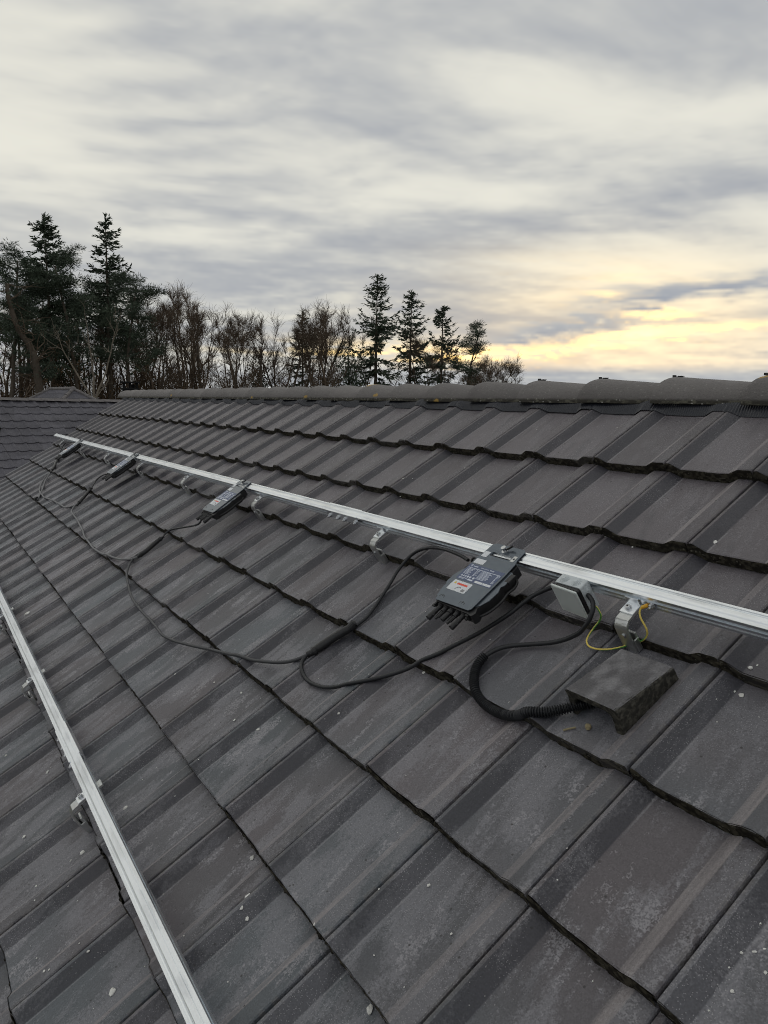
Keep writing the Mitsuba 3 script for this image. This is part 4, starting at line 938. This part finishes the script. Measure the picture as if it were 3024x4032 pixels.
def bare_tree(seed, H, fork=.40, width=.26, leaders=3, dens=1.0, low=.28, sag=0.0):
    """A leafless tree: (trunk mesh, branch mesh). The trunk forks into leaders that carry ascending branches and twigs."""
    r = np.random.default_rng(seed); thick, mids, thin = [], [], []

    def line(out, p, d, length, r0, r1, n, wob, lift):
        pts = [np.array(p)]
        for k in range(n):
            d = unit(d + r.normal(0, wob, 3) + [0, 0, lift]); q = pts[-1] + d * length / n
            out.append([*pts[-1], *q, r0 + (r1 - r0) * k / n, r0 + (r1 - r0) * (k + 1) / n]); pts.append(q)
        return np.array(pts), d

    def twigs(pts, d, length, r0):
        m = len(pts)
        for k in range(1, m):
            for _ in range(int(r.poisson(.74 * dens))):
                side = unit(np.cross(d, r.normal(0, 1, 3))); dd = unit(d * .8 + side * r.uniform(.4, .9) + [0, 0, .15]); L = length * r.uniform(.4, 1.0) * (1.1 - .5 * k / m)
                tp, td = line(thin, pts[k], dd, L, r0, .0048, 3, .13, .07)
                for j in (1, 2, 3):
                    if r.random() < .42 * dens:
                        line(thin, tp[j], unit(td + r.normal(0, .5, 3)), L * r.uniform(.35, .65), .0045, .0032, 2, .15, .05)

    def branch(p, d, L, rad, depth):
        pts, d2 = line(mids, p, d, L, rad, rad * .35 + .004, 6, .13, .07 - sag)
        if depth == 0:
            for k in range(1, 7):
                for _ in range(int(r.poisson(.95 * dens))):
                    f = k / 6; side = unit(np.cross(d2, r.normal(0, 1, 3)))
                    branch(pts[k], unit(d2 + side * r.uniform(.5, 1.0)), L * r.uniform(.32, .60) * (1.15 - .5 * f), max(.011, rad * (1 - .55 * f) * .60), 1)
        twigs(pts, d2, max(.7, L * .5), .0078)

    tp, td = line(thick, np.zeros(3), np.array([r.normal(0, .04), r.normal(0, .04), 1.0]), H * fork, .0150 * H, .0105 * H, 8, .045, .02)
    n = leaders
    for s in range(n):
        az = 2 * np.pi * (s + r.uniform(-.3, .3)) / n; tilt = r.uniform(.10, .34) if n > 1 else .03
        dd = unit(np.array([math.cos(az) * tilt, math.sin(az) * tilt, 1])); Ll = H * (1 - fork) * r.uniform(.78, 1.0)
        lp, ld = line(thick if s == 0 else mids, tp[-1], dd, Ll, .0085 * H / math.sqrt(n) * 1.25, .010, 9, .085, .06)
        for k in range(1, 10):
            f = k / 9
            for _ in range(int(r.poisson(.98 * dens)) + (k == 9)):
                a2 = r.uniform(0, 2 * np.pi); L = H * width * (1.05 - .70 * f) * r.uniform(.55, 1.1)
                branch(lp[k], unit(np.array([math.cos(a2) * .75, math.sin(a2) * .75, r.uniform(.45, 1.1)])), L, max(.011, .0042 * H * (1 - .75 * f) / math.sqrt(n) * 1.3), 0)
    for k in range(int(len(tp) * low / fork), len(tp)):
        for _ in range(int(r.poisson(.5 * dens))):
            a2 = r.uniform(0, 2 * np.pi)
            branch(tp[min(k, len(tp) - 1)], unit(np.array([math.cos(a2), math.sin(a2), r.uniform(.2, .8)])), H * width * r.uniform(.4, .9), .0032 * H, 0)
    s = H / max(np.array(x)[:, 5].max() for x in (thick, mids, thin))
    out = []
    for x in (thick, mids, thin):
        x = np.array(x); x[:, :6] *= s; out.append(x)
    return tubes(out[0], 8), cat(tubes(out[1], 5), tubes(out[2], 3))


def blades(c, d, length, width, r):
    """Flat needle tufts: centre points c, directions d."""
    n = len(c); side = np.cross(d, r.normal(0, 1, (n, 3))); side /= np.linalg.norm(side, axis=1, keepdims=True) + 1e-9
    L, Wd = np.broadcast_to(length, n)[:, None], np.broadcast_to(width, n)[:, None]
    v = np.stack([c - side * Wd * .5, c + side * Wd * .5, c + d * L * .6 + side * Wd * .45, c + d * L], 1).reshape(-1, 3)
    o = np.arange(n)[:, None] * 4
    return trimesh.Trimesh(v, np.vstack([o + [0, 1, 2], o + [0, 2, 3]]), process=False)


def spruce(seed, H, R, bare=.35, dens=1.0, gap=.25, lean=(0, 0), tip=.3):
    r = np.random.default_rng(seed); br, C, D, Ls = [], [], [], []
    axis = lambda h: np.array([lean[0] * h**1.5 / H**.5, lean[1] * h**1.5 / H**.5, h])
    hs = np.linspace(0, H, 14); trunk = [[*axis(a), *axis(b), .013 * H * (1 - a / H) + .015, .013 * H * (1 - b / H) + .015] for a, b in zip(hs[:-1], hs[1:])]
    h = H * bare
    while h < H - .25:
        f = (H - h) / (H * (1 - bare)); n = int(r.integers(4, 7))
        for k in range(n):
            if r.random() < gap * (.5 + f): continue
            az = r.uniform(0, 2 * np.pi); L = R * (f**.75) * r.uniform(.55, 1.15) + .22
            p = axis(h) + [0, 0, r.uniform(-.15, .15)]; d = np.array([math.cos(az), math.sin(az), r.uniform(-.10, .35) + .35 * (1 - f)]); d = unit(d)
            m = max(3, int(L / .22))
            for i in range(m):
                d = unit(d + [0, 0, (-.10 if i < m * .5 else .16 + tip * .2) + r.normal(0, .06)] + r.normal(0, .05, 3))
                q = p + d * L / m; br.append([*p, *q, .018 * (1 - i / m) + .006, .018 * (1 - (i + 1) / m) + .005]); 
                w = (1 - .75 * i / m) * .42 * min(1, L / 1.4) + .12
                for _ in range(int(9 * dens)):
                    s = unit(np.cross(d, [0, 0, 1.0])) * r.choice([-1, 1]); dd = unit(d * r.uniform(.3, 1.0) + s * r.uniform(.0, 1.0) + [0, 0, r.normal(-.12, .28)])
                    c0 = p + (q - p) * r.random(); ww = w * r.uniform(.45, 1.1)
                    C.append(c0 + dd * ww * r.uniform(0, .6)); D.append(dd); Ls.append(.12 + ww * .5)
                p = q
        h += r.uniform(.22, .38) * (.65 + .5 * f)
    for _ in range(40):
        c0 = axis(H - r.uniform(0, .9)); dd = unit(np.array([r.normal(0, .5), r.normal(0, .5), .9])); C.append(c0); D.append(dd); Ls.append(.22)
    return tubes(trunk, 8), cat(tubes(br, 3), blades(np.array(C), np.array(D), np.array(Ls), np.array(Ls) * .34, r))


def pine(seed, H, R, bare=.55, clumps=46, bend=0.0, limbs=9):
    r = np.random.default_rng(seed); br, C, D, Ls, trunk = [], [], [], [], []
    p, d = np.zeros(3), np.array([0, 0, 1.0]); pts = [p]
    for k in range(14):
        d = unit(d + r.normal(0, .05, 3) * [1, 1, .2] + [bend * .05, 0, .06]); p = p + d * H * .93 / 14; pts.append(p)
    pts = np.array(pts); pts[:, 2] *= H * .93 / pts[-1, 2]
    for k in range(14): trunk.append([*pts[k], *pts[k + 1], .0135 * H * (1 - .8 * k / 14), .0135 * H * (1 - .8 * (k + 1) / 14)])
    ends = []
    for k in range(limbs):
        f = bare + (1 - bare) * (k + r.random()) / limbs
        i = min(13, int(f * 14)); p = pts[i] + (pts[i + 1] - pts[i]) * (f * 14 - i)
        az = r.uniform(0, 2 * np.pi); L = R * r.uniform(.6, 1.1) * (1.15 - .6 * (f - bare) / (1 - bare)); d = unit(np.array([math.cos(az), math.sin(az), r.uniform(.15, .7)]))
        for s in range(5):
            d = unit(d + r.normal(0, .2, 3) + [0, 0, .08]); q = p + d * L / 5; br.append([*p, *q, .05 * (1 - s / 6), .05 * (1 - (s + 1) / 6)]); p = q
            if s > 1: ends.append(p + r.normal(0, .22, 3))
            for _ in range(2):
                dd = unit(d + r.normal(0, .6, 3)); q2 = p + dd * L * r.uniform(.15, .35); br.append([*p, *q2, .018, .008])
                if s > 0: ends.append(q2)
    for _ in range(max(0, clumps - len(ends))): ends.append(pts[-1] + r.normal(0, 1, 3) * [R * .4, R * .4, H * .05])
    for c in ends:
        n = int(r.integers(50, 95)); sz = r.uniform(.24, .46)
        dd = r.normal(0, 1, (n, 3)); dd[:, 2] = np.abs(dd[:, 2]) * .9 - .25; dd /= np.linalg.norm(dd, axis=1, keepdims=True)
        C += list(c + dd * sz * (r.random((n, 1))**.7) * [1.25, 1.25, .75]); D += list(np.array([unit(x + r.normal(0, .4, 3)) for x in dd])); Ls += [sz * .42] * n
    return tubes(trunk, 8), cat(tubes(br, 4), blades(np.array(C), np.array(D), np.array(Ls), np.array(Ls) * .20, r))


def spot(u, dist):
    """Where a tree stands: u across the picture (0..1 at the horizon), at a distance."""
    t = math.tan(math.radians(scene['camera']['fov'] / 2)); r = np.cross(FWD, UP)
    d = FWD * [1, 1, 0] / np.linalg.norm(FWD[:2]); rt = np.array([d[1], -d[0], 0])
    v = d + rt * (2 * u - 1) * t / np.cos(math.asin(-FWD[2])); v = v / np.linalg.norm(v)
    return CAM * [1, 1, 0] + v * dist


def height_at(v_px, dist, x_px=829.5):
    """Height of a tree that reaches picture row v (of 2212) at a distance, for sizing."""
    q = FWD + np.cross(FWD, UP) * (x_px - 829.5) / 1639.8 + UP * (1106 - v_px) / 1639.8
    return 1.02 * dist * q[2] / np.hypot(q[0], q[1]) + CAM[2] - GROUND


def plant(name, label, category, meshes, u, dist, rot, scale=1.0, group=None, mats=('bark_mat', 'twig_mat'), names=('trunk', 'crown')):
    t = thing(name, label, category, group)
    m = T().translate([*spot(u, dist)[:2], GROUND - .1]) @ T().rotate([0, 0, 1], rot) @ T().scale(float(scale))
    for nm, ms, mt in zip(names, meshes, mats):
        part(t, nm, ms, mt, m)
    return t


R_ = 1659.
BARE = [tuple(mikit.ply(m, b) for m, b in zip(bare_tree(*a), ('bark_mat', 'twig_mat'))) for a in
        ((11, 10., .36, .25, 3), (12, 10., .44, .24, 2), (13, 10., .30, .27, 4), (14, 10., .50, .20, 1), (15, 10., .40, .24, 3), (16, 10., .26, .22, 2))]
row = [(338, 604, 47, 0), (372, 598, 50, 2), (404, 612, 48, 1), (434, 624, 52, 4), (462, 650, 49, 3), (352, 630, 56, 5), (392, 640, 60, 3), (418, 650, 57, 0), (318, 640, 52, 1),
       (498, 668, 55, 0), (522, 652, 53, 1), (548, 655, 57, 2), (574, 668, 54, 3), (600, 664, 58, 4), (622, 672, 55, 1), (642, 676, 62, 2),
       (668, 652, 55, 0), (690, 640, 57, 4), (712, 646, 54, 1), (738, 654, 58, 2), (757, 676, 60, 5), (478, 672, 58, 2)]
ORD = ['first', 'second', 'third', 'fourth', 'fifth', 'sixth', 'seventh', 'eighth', 'ninth', 'tenth', 'eleventh', 'twelfth', '13th', '14th', '15th', '16th', '17th', '18th', '19th', '20th', '21st', '22nd', '23rd', '24th', '25th', '26th']
for n, (x, y, dist, k) in enumerate(sorted(row)):
    plant('bare_tree', f'bare leafless tree, {ORD[n]} from the left in the row behind the ridge', 'tree', BARE[k], x / R_, dist, 47 * n, height_at(y, dist, x) / 10., group='bare trees in a row behind the ridge')
for n, (x, y, dist, k) in enumerate(sorted([(12, 640, 50, 1), (58, 615, 52, 3), (76, 590, 55, 0), (100, 650, 48, 2), (128, 640, 56, 4), (150, 660, 50, 1), (186, 640, 55, 5), (212, 660, 49, 0), (252, 660, 56, 2), (272, 650, 50, 3), (300, 640, 55, 4), (40, 660, 58, 5), (168, 670, 62, 3), (232, 690, 62, 1), (288, 690, 62, 0)])):
    plant('bare_tree', f'bare leafless tree, {ORD[n]} from the left among the conifers', 'tree', BARE[k], x / R_, dist, 31 * n + 9, height_at(y, dist, x) / 10., group='bare trees among the conifers')
for n, (x, y, dist, k) in enumerate([(772, 700, 58, 3), (838, 720, 60, 5), (905, 700, 58, 1), (930, 720, 62, 0), (975, 722, 57, 2)]):
    plant('bare_tree', f'bare leafless tree, {ORD[n]} from the left between the right-hand conifers', 'tree', BARE[k], x / R_, dist, 61 * n + 5, height_at(y, dist, x) / 10., group='bare trees between the right-hand conifers')
plant('bare_tree', 'wide low bare tree, last on the right of the tree line', 'tree', tuple(mikit.ply(m, b) for m, b in zip(bare_tree(21, 10., .24, .40, 6, 1.5, .14, .02), ('bark_mat', 'twig_mat'))), 1052 / R_, 52, 20, height_at(752, 52, 1052) / 10.)
plant('dead_tree', 'pale dead tree with bare forked limbs among the dark conifers', 'tree', bare_tree(31, height_at(655, 41, 226), .50, .20, 3, .22, .40), 226 / R_, 41, 0, 1.0, mats=('dead_mat', 'dead_mat'))


def conifer(kind, label, x, y, dist, seed, R, rot=0, **kw):
    H = height_at(y, dist, x)
    plant('spruce' if kind is spruce else 'pine', label, 'tree', kind(seed, H, R, **kw), x / R_, dist, rot, mats=('bark_mat', 'needle_mat'))


conifer(spruce, 'tall spruce at left with a crooked leaning top, taller than its neighbours', 128, 469, 47, 41, 2.8, bare=.45, dens=.9, gap=.42, lean=(-.012, -.012))
conifer(spruce, 'slim tall spruce with a narrow tip, right of the crooked one', 246, 470, 48, 42, 2.1, bare=.48, dens=.8, gap=.45)
conifer(spruce, 'tallest spruce at the right end of the tree line', 806, 598, 58, 43, 3.5, bare=.32, dens=.75, gap=.42)
conifer(spruce, 'second spruce from the right in the tree line, slightly shorter', 878, 630, 59, 44, 2.9, bare=.36, dens=.7, gap=.45)
conifer(spruce, 'dark young spruce among the bare trees in the middle of the row', 652, 672, 60, 45, 1.6, bare=.35, dens=.7, gap=.5)
conifer(pine, 'pine with a rounded top at the left edge of the photo', 26, 517, 44, 51, 2.2, bare=.50, clumps=100, limbs=20)
conifer(pine, 'pine standing between the two tall spruces, its dark crown spreading wide', 180, 543, 45, 52, 2.5, bare=.52, clumps=120, limbs=22)
conifer(pine, 'pine right of the slim spruce, its crown reaching out to the right', 292, 588, 46, 53, 2.3, bare=.56, clumps=100, bend=.3, limbs=18)
conifer(pine, 'pine with a broad low crown behind the two tall spruces', 225, 600, 50, 54, 3.2, bare=.62, clumps=120, limbs=20)
conifer(spruce, 'sparse ragged conifer near the right end of the tree line', 944, 662, 57, 55, 2.3, bare=.42, dens=.85, gap=.48, tip=.9)
conifer(pine, 'low pine leaning out at the right end of the tree line', 985, 700, 56, 56, 1.9, bare=.40, clumps=60, bend=.12, limbs=17)
conifer(pine, 'pine behind the left-hand pine, lower and half hidden', 62, 585, 50, 57, 2.8, bare=.56, clumps=100, limbs=18)

lt = thing('leaning_tree', 'old tree with a thick trunk leaning to the left among the conifers', 'tree')
b0, b1 = spot(104 / R_, 43), spot(40 / R_, 43.5)
pts = spline([[*b0[:2], GROUND], [*(b0 * .93 + b1 * .07)[:2], -1.0], [*(b0 * .72 + b1 * .28)[:2], 2.2], [*(b0 * .28 + b1 * .72)[:2], 3.3], [*b1[:2], 4.8], [*(b1 * 1.03 - b0 * .03)[:2], 5.6]], .4)
part(lt, 'trunk', tube(pts, np.linspace(.34, .09, len(pts)), 9), 'bark_mat', smooth=True)
rr0 = np.random.default_rng(3); sg = []
for k in range(60):
    p_ = pts[int(rr0.integers(len(pts) // 3, len(pts)))]; d_ = unit(rr0.normal(0, 1, 3) + [0, 0, .4])
    for s in range(4):
        q_ = p_ + d_ * .45; sg.append([*p_, *q_, .03 - .006 * s, .024 - .006 * s]); p_ = q_; d_ = unit(d_ + rr0.normal(0, .35, 3))
part(lt, 'branches', tubes(sg, 4), 'twig_mat')

# evergreen bushes and the thicket under the trees
for n, (x, y, dist, w, lab) in enumerate([(752, 742, 56, 1.5, 'dark evergreen bush left of the tallest right-hand spruce'), (560, 770, 60, 1.0, 'dark ivy-clad bush low in the middle of the row')]):
    r = np.random.default_rng(70 + n); H = height_at(y, dist, x); k = 2600
    c = r.normal(0, 1, (k, 3)) * [w * .42, w * .42, H * .17] + [0, 0, H * .62]
    d = r.normal(0, 1, (k, 3)); d /= np.linalg.norm(d, axis=1, keepdims=True)
    t = thing('bush', lab, 'bush')
    m = T().translate([*spot(x / R_, dist)[:2], GROUND])
    part(t, 'trunk', cyl([0, 0, 0], [0, 0, H * .6], .14, .05), 'bark_mat', m)
    part(t, 'crown', blades(c, d, r.uniform(.10, .24, k), r.uniform(.07, .14, k), r), 'needle_mat', m)
r = np.random.default_rng(99); sg, C, D = [], [], []
for k in range(330):
    u = r.uniform(-30, 990) if r.random() < .36 else r.uniform(-30, 450)
    b = spot(u / R_, r.uniform(44, 66)); p_ = np.array([*b[:2], GROUND]); d_ = unit(np.array([r.normal(0, .22), r.normal(0, .22), 1])); Ht = r.uniform(4.6, 8.0 if u < 450 else 5.9); rad = r.uniform(.02, .06)
    for s in range(7):
        q_ = p_ + d_ * Ht / 7; sg.append([*p_, *q_, rad, rad * .84]); rad *= .84
        if s > 2:
            for _ in range(3):
                e_d = unit(d_ + r.normal(0, .55, 3)); e_p = q_
                for _ in range(2):
                    e_q = e_p + e_d * r.uniform(.35, .8); sg.append([*e_p, *e_q, .011, .008]); e_p = e_q; e_d = unit(e_d + r.normal(0, .4, 3))
                if r.random() < .22:
                    for _ in range(7): C.append(e_p + r.normal(0, .14, 3)); D.append(unit(r.normal(0, 1, 3)))
        p_ = q_; d_ = unit(d_ + r.normal(0, .12, 3))
part('', 'undergrowth', cat(tubes(sg, 3), blades(np.array(C), np.array(D), .13, .09, r)), 'brown_leaf_mat')
labels['undergrowth'] = {'label': 'tangle of thin stems and saplings filling the wood under the trees', 'category': 'undergrowth', 'kind': 'stuff'}
